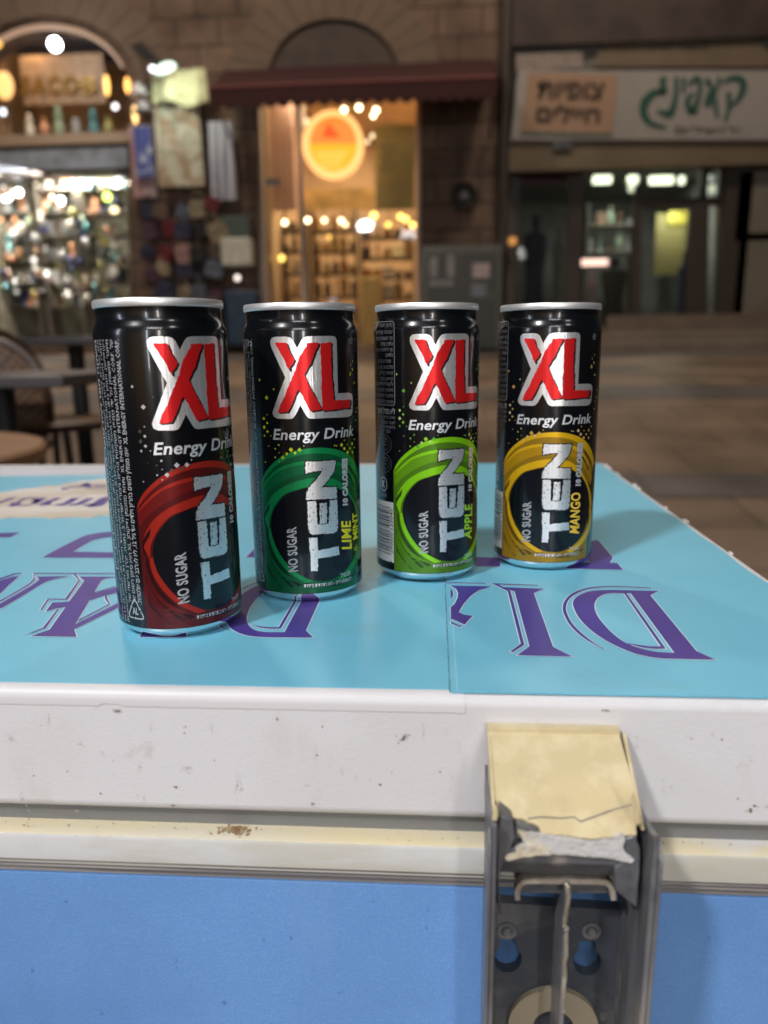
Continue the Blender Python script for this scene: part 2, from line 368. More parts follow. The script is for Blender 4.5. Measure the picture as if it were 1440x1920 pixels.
def make_can(i, label):
    T = THEMES[i]; cx, cy = CANP[i]; z0 = (.0001, .0001, .0008, .0008)[i]
    can = empty('energy_drink_can', (cx, cy, z0), label, 'drink can', 'energy drink cans standing in a row on the freezer lid')
    W = Vector((cx, cy, z0)); N = 160; rot = math.radians(REF[i])
    mm = lambda pr: [(r*.001, z*.001) for r, z in pr]
    b = MB(); b.lathe(mm([(26.034, 4.8), (26.034, 30), (26.034, 60), (26.034, 90), (26.034, 120.6), (25.98, 121.8), (25.75, 123), (25.3, 124.2), (24.8, 125.3), (24.45, 126.4), (24.3, 127.6), (24.35, 129.4), (24.5, 130.9)]), W, M_black, N)
    body = b.build('body', can, origin=W)
    b = MB(); b.lathe(mm([(18.5, 3.5), (20.2, 1.0), (20.9, .15), (21.6, .1), (22.3, .5), (23.2, 1.3), (24.1, 2.0), (24.9, 2.6), (25.5, 3.3), (25.85, 4.0), (25.99, 4.79)]), W, M_base, N); b.build('base', can, origin=W)
    b = MB(); b.lathe(mm([(24.45, 130.85), (25.1, 131.0), (25.3, 131.4), (25.35, 132.4), (25.25, 133.4), (24.9, 133.95), (24.4, 134.0), (24.0, 133.5), (23.8, 132.4), (23.3, 128.2), (22.6, 127.6), (21.8, 128.4), (21.2, 128.9), (0.0001, 128.9)]), W, M_rim, N)
    rim = b.build('rim', can, origin=W)
    b = MB(); tb = smooth([(-8, -2), (-6, -7), (0, -9), (6, -7), (8, -2), (7.5, 7), (4, 12), (-4, 12), (-7.5, 7)], 4)
    hole = smooth([(-4, 5), (0, 4), (4, 5), (3.5, 9), (0, 10), (-3.5, 9)], 3)
    vs, fs = tess([[(x*.001, y*.001) for x, y in tb], [(x*.001, y*.001) for x, y in hole]])
    for zz in (.1296, .1306): b.add([(W.x+p[0], W.y+p[1], W.z+zz) for p in vs], fs, M_rim)
    for lp in (tb, hole):
        n = len(lp); b.add([(W.x+p[0]*.001, W.y+p[1]*.001, W.z+z) for z in (.1296, .1306) for p in lp], [(k, (k+1) % n, n+(k+1) % n, n+k) for k in range(n)], M_rim)
    b.build('pull_tab', can)

    mb, mh, md, mm_ = ink('swirl_ink', T['base']), ink('swirl_bright_ink', T['hi']), ink('swirl_dark_ink', T['dk']), ink('swirl_mid_ink', T['mid'])
    sq = [ink('sparkle_ink', c) for c in T['sq']]
    # ---- swirl
    A = Art(); rr = np.random.RandomState(3)
    topl = [(162, 480), (180, 405), (230, 312), (320, 222), (430, 152), (560, 110), (700, 91), (830, 88), (960, 105), (1080, 142), (1165, 200), (1225, 290), (1258, 400), (1268, 480)]
    top = U('4b', topl); ur = .029
    outer = smooth(top, 4, False)+[(ur, top[-1][1]-.008), (ur+.001, .03), (ur+.0015, V_BOT)]+[(LEFT_U, V_BOT)]
    outer = [(max(p[0], LEFT_U), p[1]) for p in outer]
    A.poly(outer, mb, 0)
    def band(a, c, m, lay):
        lp = smooth(U('4b', a), 4, False)+list(reversed(smooth(U('4b', c), 4, False)))
        A.poly([(max(p[0], LEFT_U+1e-5*lay), max(p[1], V_BOT+1e-5*lay)) for p in lp], m, lay)
    band([(164, 500), (200, 440), (260, 380), (350, 315), (480, 262), (620, 238), (800, 225), (960, 240), (1060, 275), (1140, 345), (1210, 470), (1240, 640)],
         [(164, 640), (220, 560), (300, 490), (400, 430), (520, 385), (650, 360), (800, 355), (920, 370), (1040, 410), (1120, 490), (1180, 600), (1215, 740)], mm_, 1)
    band(topl, [(166, 470), (190, 425), (250, 340), (340, 260), (460, 195), (600, 158), (750, 148), (900, 160), (1040, 200), (1120, 262), (1180, 345), (1225, 430), (1245, 500)], mh, 2)
    band([(166, 470), (190, 430), (250, 345), (340, 265), (460, 200), (600, 163), (750, 152), (900, 164), (1040, 204), (1118, 266), (1176, 350)],
         [(166, 482), (240, 400), (340, 318), (460, 262), (600, 232), (750, 222), (900, 232), (1020, 256), (1100, 310), (1150, 370), (1178, 425)], mb, 2)
    band([(166, 492), (240, 392), (340, 305), (480, 250), (610, 230), (750, 222), (880, 228), (990, 250), (1060, 272), (1130, 340), (1195, 455)],
         [(170, 500), (250, 412), (350, 330), (490, 286), (612, 266), (750, 258), (880, 268), (985, 290), (1060, 322), (1125, 400), (1185, 520)], mh, 3)
    band([(168, 800), (200, 700), (250, 610), (320, 540), (430, 480), (560, 440), (700, 418), (850, 420), (960, 445), (1040, 495), (1110, 570), (1180, 700), (1225, 840), (1235, 980)],
         [(212, 960), (225, 830), (290, 690), (395, 580), (520, 540), (650, 512), (800, 505), (930, 522), (1040, 568), (1130, 655), (1185, 780), (1205, 920), (1212, 1000)], mh, 3)
    band([(212, 940), (206, 1000), (225, 1130), (290, 1290), (400, 1440), (560, 1560)], [(236, 940), (236, 1000), (262, 1120), (335, 1285), (450, 1425), (640, 1550)], mh, 4)
    band([(170, 780), (210, 705), (240, 660)], [(172, 860), (190, 800), (226, 735)], md, 4)
    for a, c in [([(168, 820), (182, 900), (180, 1020), (205, 1180), (270, 1340), (380, 1500), (470, 1590)], [(170, 900), (196, 960), (200, 1040), (228, 1180), (292, 1320), (400, 1470), (520, 1580)]),
                 ([(166, 1100), (190, 1230), (240, 1370), (320, 1500), (400, 1600)], [(168, 1160), (205, 1260), (262, 1390), (350, 1500), (440, 1590)]),
                 ([(164, 1300), (190, 1400), (240, 1500), (290, 1600)], [(166, 1380), (200, 1450), (260, 1540), (320, 1610)]),
                 ([(560, 1560), (760, 1600), (960, 1590), (1120, 1510)], [(540, 1575), (760, 1625), (980, 1612), (1140, 1520)])]:
        band(a, c, md, 4)
    for a, c in [([(1150, 300), (1195, 370), (1235, 470)], [(1140, 330), (1185, 400), (1225, 480)]), ([(1120, 370), (1160, 430), (1200, 540)], [(1112, 395), (1150, 455), (1190, 560)])]:
        band(a, c, md, 5)
    band([(1225, 980), (1228, 1180), (1185, 1340), (1100, 1470), (980, 1570)], [(1206, 1000), (1196, 1180), (1140, 1330), (1050, 1450), (930, 1545)], mh, 4)
    for k in range(7):
        o1 = 30*k; band([(175+o1*.7, 1150+o1*2), (230+o1, 1330+o1), (330+o1*1.1, 1480+o1*.5)], [(180+o1*.7, 1160+o1*2), (240+o1, 1332+o1), (350+o1*1.1, 1486+o1*.5)], mm_, 5)
    A.poly(smooth(U('4b', P_DISC), 5), M_disc, 5)
    A.wrap('swirl_print', rot, body)
    # ---- sparkles
    A = Art()
    for k, (cr, X, Y, s) in enumerate(SPK):
        u, v = uv(cr, X, Y); d = s/6.0*.2e-3*1.25
        A.poly([(u-d, v), (u, v-d*1.05), (u+d, v), (u, v+d*1.05)], sq[(k*7+k//3) % 3], 7)
        if i == 0 and k % 3 == 0 and u > .02: continue
    A.wrap('sparkle_print', rot, body)
    # ---- logo
    A = Art()
    A.poly(smooth(U('2t', P_BACK), 3) if False else U('2t', P_BACK), M_alu, 1)
    for p in (P_X1, P_X2, P_L):
        rg = rag(p, 22, 2.2, rr)
        A.poly(U('2t', [(x+18, y+14) for x, y in rg]), M_ink, 2); A.poly(U('2t', [(x+9, y+7) for x, y in rg]), M_ink, 2.5)
    for p in (P_X1, P_X2, P_L): A.poly(U('2t', rag(p, 22, 2.4, rr)), M_redink, 3.6)
    # ring mark
    u, v = uv('4t', 1268, 485); ring = [(u+.0011*math.cos(a), v+.0013*math.sin(a)) for a in np.linspace(0, 2*math.pi, 20)[:-1]]
    A.add(*stroke(ring, .00025), M_small, 4); A.text('R', [(u-.0004, v-.0006), (u+.0004, v-.0006), (u+.0004, v+.0006), (u-.0004, v+.0006)], M_small, 4)
    A.wrap('logo_print', rot, body)
    A = Art()
    a = uv('2t', 400, 1525); c_ = uv('2t', 430, 1408)
    vs, fs = text2d('Energy Drink', .02, .18, 4, 1.04)
    u0 = a[0]; u1 = uv('4t', 1228, 1500)[0]; vb = .5*(uv('2t', 450, 1522)[1]+uv('4t', 900, 1560)[1]); vt = .5*(uv('2t', 450, 1408)[1]+uv('4t', 1000, 1440)[1])
    A.add(quadmap(vs, [(u0, vb), (u1, vb), (u1, vt), (u0, vt)], pad=(0, .72)), fs, M_txt, 2)
    A.wrap('slogan_lettering', rot, body)
    # ---- TEN
    A = Art(); r2 = np.random.RandomState(5)
    for p, g in ((P_N, 1.0), (P_E, 1.0), (P_T, .7)):
        q = U('2b', p); c = np.mean(q, 0)
        vs, fs = stroke(q, .0011*g); A.add(vs, fs, M_ink, 6)
    for p in (P_N, P_E, P_EI, P_T):
        q = rag(U('2b', p), .0005, .00013, r2); A.poly(q, M_alu, 7)
        us = [a_[0] for a_ in q]; vv = [a_[1] for a_ in q]
        # worn flecks
        n = 0
        while n < 34:
            fu = r2.uniform(min(us), max(us)); fv = r2.uniform(min(vv), max(vv)); cnt = 0
            for k in range(len(q)):
                (x1, y1), (x2, y2) = q[k], q[k-1]
                if (y1 > fv) != (y2 > fv) and fu < (x2-x1)*(fv-y1)/(y2-y1)+x1: cnt ^= 1
            n += 1
            if not cnt: continue
            s = r2.uniform(.00008, .00034)
            fl = [(fu+s*r2.uniform(.5, 1.3)*math.cos(t), fv+s*r2.uniform(.5, 1.3)*math.sin(t)) for t in np.linspace(0, 6.28, 8)[:-1]]
            A.poly(fl, M_ink, 8)
    A.wrap('ten_lettering', rot, body)
    # ---- words round the disc
    A = Art()
    def words(s, BL, BR, TR, TL, m, bold, outline=None, crop='4b'):
        q = U(crop, [BL, BR, TR, TL])
        A.text(s, q, m, 7, bold, res=3, spacing=1.05)
        if outline: A.text(s, q, outline, 6, bold+.045, res=2, spacing=1.05)
    words('NO SUGAR', (490, 1425), (502, 935), (395, 945), (383, 1425), M_worn, .03)
    A.wrap('sugar_lettering', rot, body); A = Art()
    words('10 CALORIES', (1100, 745), (1130, 215), (1060, 220), (1035, 745), M_txt, .075, M_ink)
    A.wrap('calorie_lettering', rot, body); A = Art()
    fl = [None, 'LIME', 'APPLE', 'MANGO'][i]
    fc = [None, (.80, .74, .02), (.36, .70, .03), (.85, .55, .06)][i]
    if fl:
        mf = mat('flavour_ink', fc, .4, .2)
        if i == 1:
            words('LIME', (1212, 1103), (1200, 812), (1103, 815), (1110, 1107), mf, .03, None, '2b')
            q0 = U('2b', [(1212, 1040), (1212, 740)]); ub = q0[0][0]
            A.text('MINT', [(ub+.0058, q0[0][1]+.001), (ub+.0058, q0[1][1]), (ub+.0009, q0[1][1]), (ub+.0009, q0[0][1]+.001)], mf, 7, .03)
            A.text('&', [(ub+.0048, q0[0][1]-.005), (ub+.0048, q0[0][1]-.0015), (ub+.0016, q0[0][1]-.0015), (ub+.0016, q0[0][1]-.005)], sq[1], 7)
        elif i == 2:
            words('APPLE', (1235, 1365), (1245, 940), (1155, 955), (1148, 1365), mf, .03, None, '3b')
        else:
            words('MANGO', (1080, 1330), (1100, 822), (980, 830), (962, 1318), mf, .03)
    # foot line
    if fl: A.wrap('flavour_lettering', rot, body)
    A = Art()
    if i < 4:
        s = heb('להשתמש לפני - ראו בתחתית הפחית'); q = U('2b', [(722, 1505), (722, 1462)]); v0 = q[0][1]; h = q[1][1]-v0
        A.text(s, [(q[0][0], v0), (q[0][0]+.0245, v0), (q[0][0]+.0245, v0+h), (q[0][0], v0+h)], M_txt, 7, .008)
        s = heb('מ״ל')+' 250'; A.text(heb('מ״ל'), [(q[0][0]+.0178, v0+.0028), (q[0][0]+.0208, v0+.0028), (q[0][0]+.0208, v0+.0050), (q[0][0]+.0178, v0+.0050)], M_txt, 7, .01)
        A.text('250', [(q[0][0]+.0214, v0+.0028), (q[0][0]+.0240, v0+.0028), (q[0][0]+.0240, v0+.0049), (q[0][0]+.0214, v0+.0049)], M_txt, 7, .01)
    A.wrap('foot_lettering', rot, body)
    # ---- side panel
    A = Art()
    if i < 2:
        ms = M_small0 if i == 0 else M_small
        e = uv('1b', 505, 1215); f = uv('1b', 455, 1215)
        v1 = .1190; v0 = .0150; lo = V_BOT+.001
        L = [('.' + heb('אינו מומלץ לנשים בהריון וילדים עד גיל 12, לא לערבב עם אלכוהול').replace('21', '12')+'  XL ENERGY INTERNATIONAL CORP.', .0026, v0, 0.016),
             (heb('הוא סימן רשום של')+' XL .'+heb('ותחת סמכותן ופיקוחן')+'  XL ENERGY INTERNATIONAL CORP. '+heb('של'), .0023, v0, .004),
             (heb('מיוצר ומשווק על ידי טמפו משקאות בע״מ, גיבורי ישראל 2, נתניה, יצרן מורשה של'), .0021, v0, .004),
             (heb('ריבופלאוין, ויטמין 21B). צבע מאכל (קרמל C051E), ויטמין (ניקוטינאמיד, ויטמין 6B, חומצה פנטותנית)'), .0018, lo, 0),
             (heb('חומרי טעם וריח (מכילים חומר משמר 112E), ממתיק (אססולפאם K), קפאין (0.23%)'), .0018, lo, 0),
             (heb('מים, סוכרים, ציטראט, חומצת לימון, טאורין (0.4%), ממתיקים (אססולפאם, סוכרלוז), חומצת מאכל'), .0018, lo, 0),
             (heb('משקה מוגז ללא סוכר בתוספת טאורין וקפאין'), .0029, v0+.012, .02)]
        ub = e[0]+.0003
        for s, h, a, bo in L:
            vline(A, s, ub, ub-h, a, v1, ms, 3, bo); ub -= h+.00035
        # recycling triangle with AL
        c = uv('1b', 452, 1362); cxu, cv = c
        tri = [(cxu, cv+.0052), (cxu+.0046, cv-.0036), (cxu-.0046, cv-.0036)]
        pr = []
        for k in range(3):
            p, q, n_ = np.array(tri[k-1]), np.array(tri[k]), np.array(tri[(k+1) % 3])
            pr += [tuple(q+(p-q)*.18), tuple(q+(p-q)*.05+(n_-q)*.05), tuple(q+(n_-q)*.18)]
        for k in range(3):
            seg = [pr[3*k-1], pr[3*k], pr[3*k+1], pr[3*k+2]]
            e2 = np.array(seg[-1]); s2 = np.array(pr[(3*k+3) % 9]); mid = e2+(s2-e2)*.5
            A.add(*stroke([seg[1], seg[2], seg[3], tuple(mid)], .00055, False), ms, 3)
            d = (s2-e2)/np.linalg.norm(s2-e2); nn = np.array([-d[1], d[0]])
            A.poly([tuple(mid+nn*.0007), tuple(mid-nn*.0007), tuple(mid+d*.0011)], ms, 3)
            A.add(*stroke([tuple(mid+d*.0013), tuple(s2)], .00055, False), ms, 3)
        A.text('AL', [(cxu-.0016, cv-.0020), (cxu+.0016, cv-.0020), (cxu+.0016, cv+.0010), (cxu-.0016, cv+.0010)], ms, 3, .03)
        A.wrap('ingredients_print', rot, body)
    else:
        uR = uv('3t', 303, 432)[0]; ms = M_small3
        lines = ['סימון תזונתי ל-001 מ״ל', 'אנרגיה (קלוריות)', 'סך השומנים (גרם)', 'נתרן (מ״ג)', 'סך הפחמימות (גרם)', 'מתוכן:', 'סוכרים (גרם)', 'חלבונים (גרם)', 'טאורין (מ״ג)', 'קפאין (מ״ג)',
                 'ניקוטינאמיד (מ״ג)', 'ויטמין 6B (מ״ג)', 'חומצה פנטותנית (מ״ג)', 'ויטמין 21B (מק״ג)']
        ys = [345, 432, 508, 578, 650, 715, 790, 865, 935, 1010, 1070, 1145, 1215, 1290]
        for s, y in zip(lines, ys):
            v = uv('3t', 300, y)[1]; wd = len(s)*.00088; vs, fs = text2d(heb(s), .012, 0, 1)
            ur_ = uR-(.0012 if y == 790 else 0)
            A.add(quadmap(vs, [(ur_-wd, v-.0010), (ur_, v-.0010), (ur_, v+.0011), (ur_-wd, v+.0011)], pad=(-.15, .72)), fs, ms, 3)
        vt, vb = uv('3t', 300, 300)[1], uv('3t', 300, 1330)[1]; ue = uv('3t', 325, 700)[0]; ul = ue-.026
        fr = [(ul, vt), (ue-.0012, vt), (ue-.0003, vt-.0004), (ue, vt-.0014), (ue, vb+.0014), (ue-.0003, vb+.0004), (ue-.0012, vb), (ul, vb)]
        A.add(*stroke(fr, .00022), M_small, 3)
        for s, y, h, k in [('לא מכיל סוכר', 1410, .0034, .0012), ('שיווק והפצה: טמפו', 1480, .0018, .0008), ('לשמור במקום קריר', 1545, .0018, .0008), ('בהשגחת הרבנות', 1600, .0018, .0009), ('כשר פרווה', 1655, .0024, .0010)]:
            v = uv('3t', 300, y)[1]; vs, fs = text2d(heb(s), .014, 0, 1); wd = len(s)*k; ur_ = ue+.0001-(.003 if y == 1655 else 0)
            A.add(quadmap(vs, [(ur_-wd, v-h/2), (ur_, v-h/2), (ur_, v+h/2), (ur_-wd, v+h/2)], pad=(-.15, .72)), fs, M_small if y == 1410 else ms, 3)
        def ell(u, v, a, b_, wd, m): A.add(*stroke([(u+a*math.cos(t), v+b_*math.sin(t)) for t in np.linspace(0, 2*math.pi, 28)[:-1]], wd), m, 3)
        for y, in ((225,), (455,)):
            u, v = uv('3b', 200, y); ell(u, v, .0052, .0046, .0002, ms); ell(u, v, .0036, .0030, .00015, ms)
            for dz in (-.001, .0006, .0018): A.text(heb('בד״ץ כשר'), [(u-.002, v+dz), (u+.002, v+dz), (u+.002, v+dz+.0009), (u-.002, v+dz+.0009)], ms, 3, 0, res=1)
        u, v = uv('3b', 190, 705); ell(u, v, .0028, .0034, .0004, M_txt); A.text('K', [(u-.0013, v-.0018), (u+.0013, v-.0018), (u+.0013, v+.0018), (u-.0013, v+.0018)], M_txt, 3, .04)
        A.text('PARVE', [(u-.0026, v-.0062), (u+.0022, v-.0062), (u+.0022, v-.0048), (u-.0026, v-.0048)], M_small, 3, .02)
        A.wrap('nutrition_print', rot, body)
        # barcode
        A = Art(); b0 = uv('3b', 326, 935); b1 = uv('3b', 326, 1655); ue = LEFT_U-.0002; ul = ue-.0170
        A.poly([(ul, b1[1]), (ue, b1[1]), (ue, b0[1]), (ul, b0[1])], M_white, 2)
        vA = uv('3b', 290, 985)[1]; vB = uv('3b', 290, 1560)[1]; code = '10100010110011011001001101001110001101011001010100001010111001010011100110110010011101010001010'
        st = (vA-vB)/len(code); k = 0
        while k < len(code):
            if code[k] == '1':
                j = k
                while j < len(code) and code[j] == '1': j += 1
                right = ue-.0027 if not (k < 3 or k > 91 or 45 <= k <= 49) else ue-.0018
                A.poly([(ul+.001, vB+k*st), (right, vB+k*st), (right, vB+j*st), (ul+.001, vB+j*st)], M_ink, 3); k = j
            else: k += 1
        def num(s, va, vb_): A.text(s, [(ue-.0004, va), (ue-.0004, vb_), (ue-.0024, vb_), (ue-.0024, va)], M_ink, 4, .006)
        num('290000', vB+4*st, vB+44*st); num('135045', vB+51*st, vB+92*st); num('7', vB-.0045, vB-.0030)
        A.wrap('barcode_print', rot, body)
    return can

make_can(0, 'black slim drink can with red swirl and no flavour word, first of the row')
make_can(1, 'black slim drink can with dark green swirl and yellow LIME lettering')
make_can(2, 'black slim drink can with bright apple green swirl and barcode on its left')
make_can(3, 'black slim drink can with golden yellow swirl and MANGO lettering')

# ================================================================ THE CHEST FREEZER
XL, XR, YB = -.95, .1662, .7807
YF = .2440
LIDH = .0480
M_plastic = mat('white_textured_plastic', (.645, .635, .65), .40, 0, .5, bump=(800, .22, .0007), noise=[((.56, .545, .54), 7, .45, .68, .6), ((.46, .43, .39), 22, .58, .74, .55, (1, 1, .45)), ((.33, .29, .25), 34, .68, .78, .6), ((.40, .37, .33), 60, .74, .80, .6, (1, 1, .35))])
M_strip = mat('white_vinyl_margin', (.62, .605, .62), .42, 0, .5, noise=[((.45, .42, .42), 40, .66, .78, .5, (.3, 1, 1))])
M_cyan = mat('cyan_vinyl', (.165, .51, .68), .36, 0, .75, bump=(1400, .06, .0004), noise=[((.13, .44, .61), 6, .40, .68, .8), ((.15, .38, .46), 22, .60, .74, .5, (.6, 1, 1)), ((.16, .30, .30), 90, .70, .78, .6, (.5, 1, 1)), ((.34, .60, .68), 34, .68, .74, .35, (1, .25, 1)), ((.3, .55, .58), 160, .76, .82, .5)])
M_purple = mat('purple_vinyl_ink', (.055, .040, .28), .40, 0, .45, noise=[((.16, .12, .34), 420, .70, .76, .7), ((.085, .045, .22), 12, .4, .6, .6)])
M_wline = mat('white_vinyl_ink', (.60, .74, .84), .4)
M_gask = mat('grey_rubber_gasket', (.17, .17, .165), .6, noise=[((.03, .03, .03), 90, .68, .75, .8)])
M_cream = mat('aged_cream_plastic', (.60, .555, .44), .36, 0, .5, bump=(60, .1, .001), noise=[((.66, .56, .33), 7, .42, .62, .7, (1, 3, 3)), ((.62, .62, .66), 18, .60, .66, .8, (.4, 1, 2.2)), ((.40, .30, .17), 50, .70, .80, .7)])
M_greyst = mat('grey_rubber_strip', (.14, .13, .13), .55, bump=(200, .4, .001, (.05, 1, 3)), noise=[((.34, .32, .29), 90, .46, .56, .8, (.04, 1, 5))])
M_blue = mat('blue_painted_steel', (.135, .30, .63), .38, 0, .5, .12, bump=(1100, .3, .0007), noise=[((.19, .38, .70), 1100, .50, .62, .45), ((.09, .215, .47), 5, .38, .66, .8), ((.20, .33, .56), 16, .62, .72, .4, (1, 1, .3)), ((.03, .08, .22), 55, .76, .80, .5, (1, 1, .3))])
M_rust = mat('rusty_smudge', (.26, .15, .07), .8, noise=[((.45, .36, .22), 300, .45, .6, .8)])
M_dirt = mat('dark_smudge', (.17, .13, .10), .8, noise=[((.4, .36, .32), 400, .5, .62, .8)])

fz = empty('chest_freezer', ((XL+XR)/2, .51, -.86), 'white and blue chest freezer with cyan stickers on its closed lid, in front', 'chest freezer')
# lid shell with rounded rim
b = MB(); b.box(XL, YF, -LIDH, XR+.0012, YB+.003, -.0006, M_plastic)
lid = b.build('lid', fz, bevel=.0038, seg=5)
b = MB(); rr = random.Random(2)
for k in range(11):    # torn film and hardened glue along the right rim
    t = rr.random(); y = YF+.03+t*(YB-YF-.04); s = rr.uniform(.0008, .0019)
    b.ball((XR-.0005+rr.uniform(-.0008, .0012), y, -.0008), s, M_plastic, 7, (1, rr.uniform(1.2, 3.5), rr.uniform(.5, 1)))
b.build('edge_residue', lid)
def slabxy(loops, z0, z1, m, bb):
    vs, fs = tess(loops); n = len(vs)
    bb.add([(v[0], v[1], z1) for v in vs]+[(v[0], v[1], z0) for v in vs], fs+[tuple(reversed([a+n for a in f])) for f in fs], m)
    k = 0
    for lp in loops:
        L = len(lp); bb.add([(p[0], p[1], z) for z in (z1, z0) for p in lp], [(i, (i+1) % L, L+(i+1) % L, L+i) for i in range(L)], m)
def L2(px, py): p = lidp(px, py); return (p.x, p.y)
a0, a1 = L2(835, 1083), L2(845, 1301)
dx = (a0[0]-a1[0])/(a0[1]-a1[1])
edge = lambda y: a1[0]+dx*(y-a1[1])
yl0, yr0 = .24845, .2460
b = MB(); slabxy([[(XL+.012, yl0), (edge(yl0)+.012, yl0), (edge(.7)+.012, .772), (-.28, .768), (-.34, .765), (XL+.012, .766)]], -.0006, -.0002, M_cyan, b)
b.build('left_sticker', lid, smooth=False)
rag_r = [(XR-.0052+.0004*math.sin(90*y)+.0003*math.sin(271*y), y) for y in np.linspace(yr0, YB-.006, 30)]
b = MB(); slabxy([[(edge(yr0), yr0)]+rag_r+[(edge(YB), YB-.006), (edge(.5)-.0001, .5), (edge(.4), .4), (edge(.3)+.00015, .3)]], -.0002, .0005, M_cyan, b)
b.build('right_sticker', lid, smooth=False)
b = MB(); sy = [yr0+.0005+t*(.40-yr0) for t in np.linspace(0, 1, 60)]
vs, fs = stroke([(edge(y)-.00025+.00006*math.sin(900*y), y) for y in sy], .0005, False); b.add([(v[0], v[1], -.00012) for v in vs], fs, mat('seam_dirt', (.09, .20, .24), .8, noise=[((.16, .40, .50), 120, .45, .6, .8)])); b.build('seam_dirt', lid, smooth=False)
b = MB(); vs, fs = stroke([(edge(y)+.0012*1.9+.00008*math.sin(700*y), y) for y in sy[:34]], .00035, False); b.add([(v[0], v[1], .00056) for v in vs], fs, mat('seam_crease', (.30, .62, .74), .5)); b.build('seam_crease', lid, smooth=False)

CA = (0, 980, 5.538); CC = (400, 1060, 6.0); CD = (820, 1060, 5.143); CE = (1040, 1000, 4.5); CF = (160, 860, 4.8); CG = (0, 860, 6.545)
def q(c, pts): return [L2(c[0]+x/c[2], c[1]+y/c[2]) for x, y in pts]
D1o = [(875, 500), (850, 512), (805, 535), (1195, 1010), (1355, 1082)]; D1o += smooth([(1180, 1079), (1030, 1075), (880, 1070), (700, 1035), (540, 975), (400, 900), (280, 810), (200, 720), (160, 640), (155, 590), (185, 550), (250, 515), (330, 497), (420, 492), (600, 493)], 4, False)
D1h = [(1010, 1025), (640, 518), (600, 518), (605, 518)][:3]; 
D1h = [(1010, 1025), (640, 518)] + smooth([(500, 517), (440, 522), (380, 545), (343, 585), (335, 640), (360, 710), (420, 790), (500, 870), (600, 940), (740, 992), (870, 1018)], 4, False)
ST1 = [(583, 518), (605, 518), (935, 988), (850, 991), (760, 982), (690, 967), (612, 943), (710, 958), (800, 969), (895, 971)]
ST2 = smooth([(815, 473), (600, 461), (420, 460), (280, 473), (160, 513), (92, 570), (68, 635), (80, 700), (130, 790), (220, 880), (330, 950), (415, 990)], 4, False)+list(reversed(smooth([(818, 479), (600, 468), (420, 468), (285, 484), (180, 523), (117, 575), (95, 637), (105, 695), (152, 780), (235, 865), (330, 938), (410, 984)], 4, False)))
LET_R = [(CE, [D1o, D1h]), (CE, [ST1]), (CE, [ST2]),
         (CD, [[(620, 226), (1030, 240), (930, 283), (1115, 805), (1300, 898), (770, 885), (888, 798), (745, 268)]]),
         (CD, [[(525, 188), (975, 205), (970, 211), (590, 200), (705, 262), (838, 785), (720, 860), (706, 845), (805, 775), (678, 264), (600, 225)]]),
         (CD, [[(125, 210), (520, 218), (400, 255), (320, 310), (250, 390), (205, 470), (260, 492), (340, 505), (300, 545), (265, 590), (140, 533), (131, 553), (128, 420), (165, 390), (195, 330), (200, 280), (180, 240)]]),
         (CD, [[(70, 176), (465, 187), (462, 193), (70, 183)]]), (CD, [[(126, 240), (148, 262), (155, 298), (129, 345)]]), (CD, [[(131, 560), (235, 605), (225, 616), (131, 576)]]),
         (CE, [[(290, 78), (365, 66), (490, 215), (465, 260), (530, 262), (575, 320), (90, 308), (60, 280), (300, 256), (270, 215)]]),
         (CD, [[(300, -70), (600, -60), (610, 25), (330, 18)]])]
C2o = [(1270, 240), (1200, 385), (1040, 735), (1125, 815)]+smooth([(800, 813), (600, 810), (400, 795), (260, 750), (180, 690), (140, 610), (150, 540), (200, 440), (300, 345), (400, 275), (520, 218), (700, 180), (900, 170)], 3, False)+[(1350, 190)]
C2h = [(1090, 240), (1000, 385), (800, 755)]+smooth([(650, 755), (520, 745), (430, 710), (385, 650), (378, 580), (410, 480), (480, 380), (575, 300), (700, 250)], 3, False)
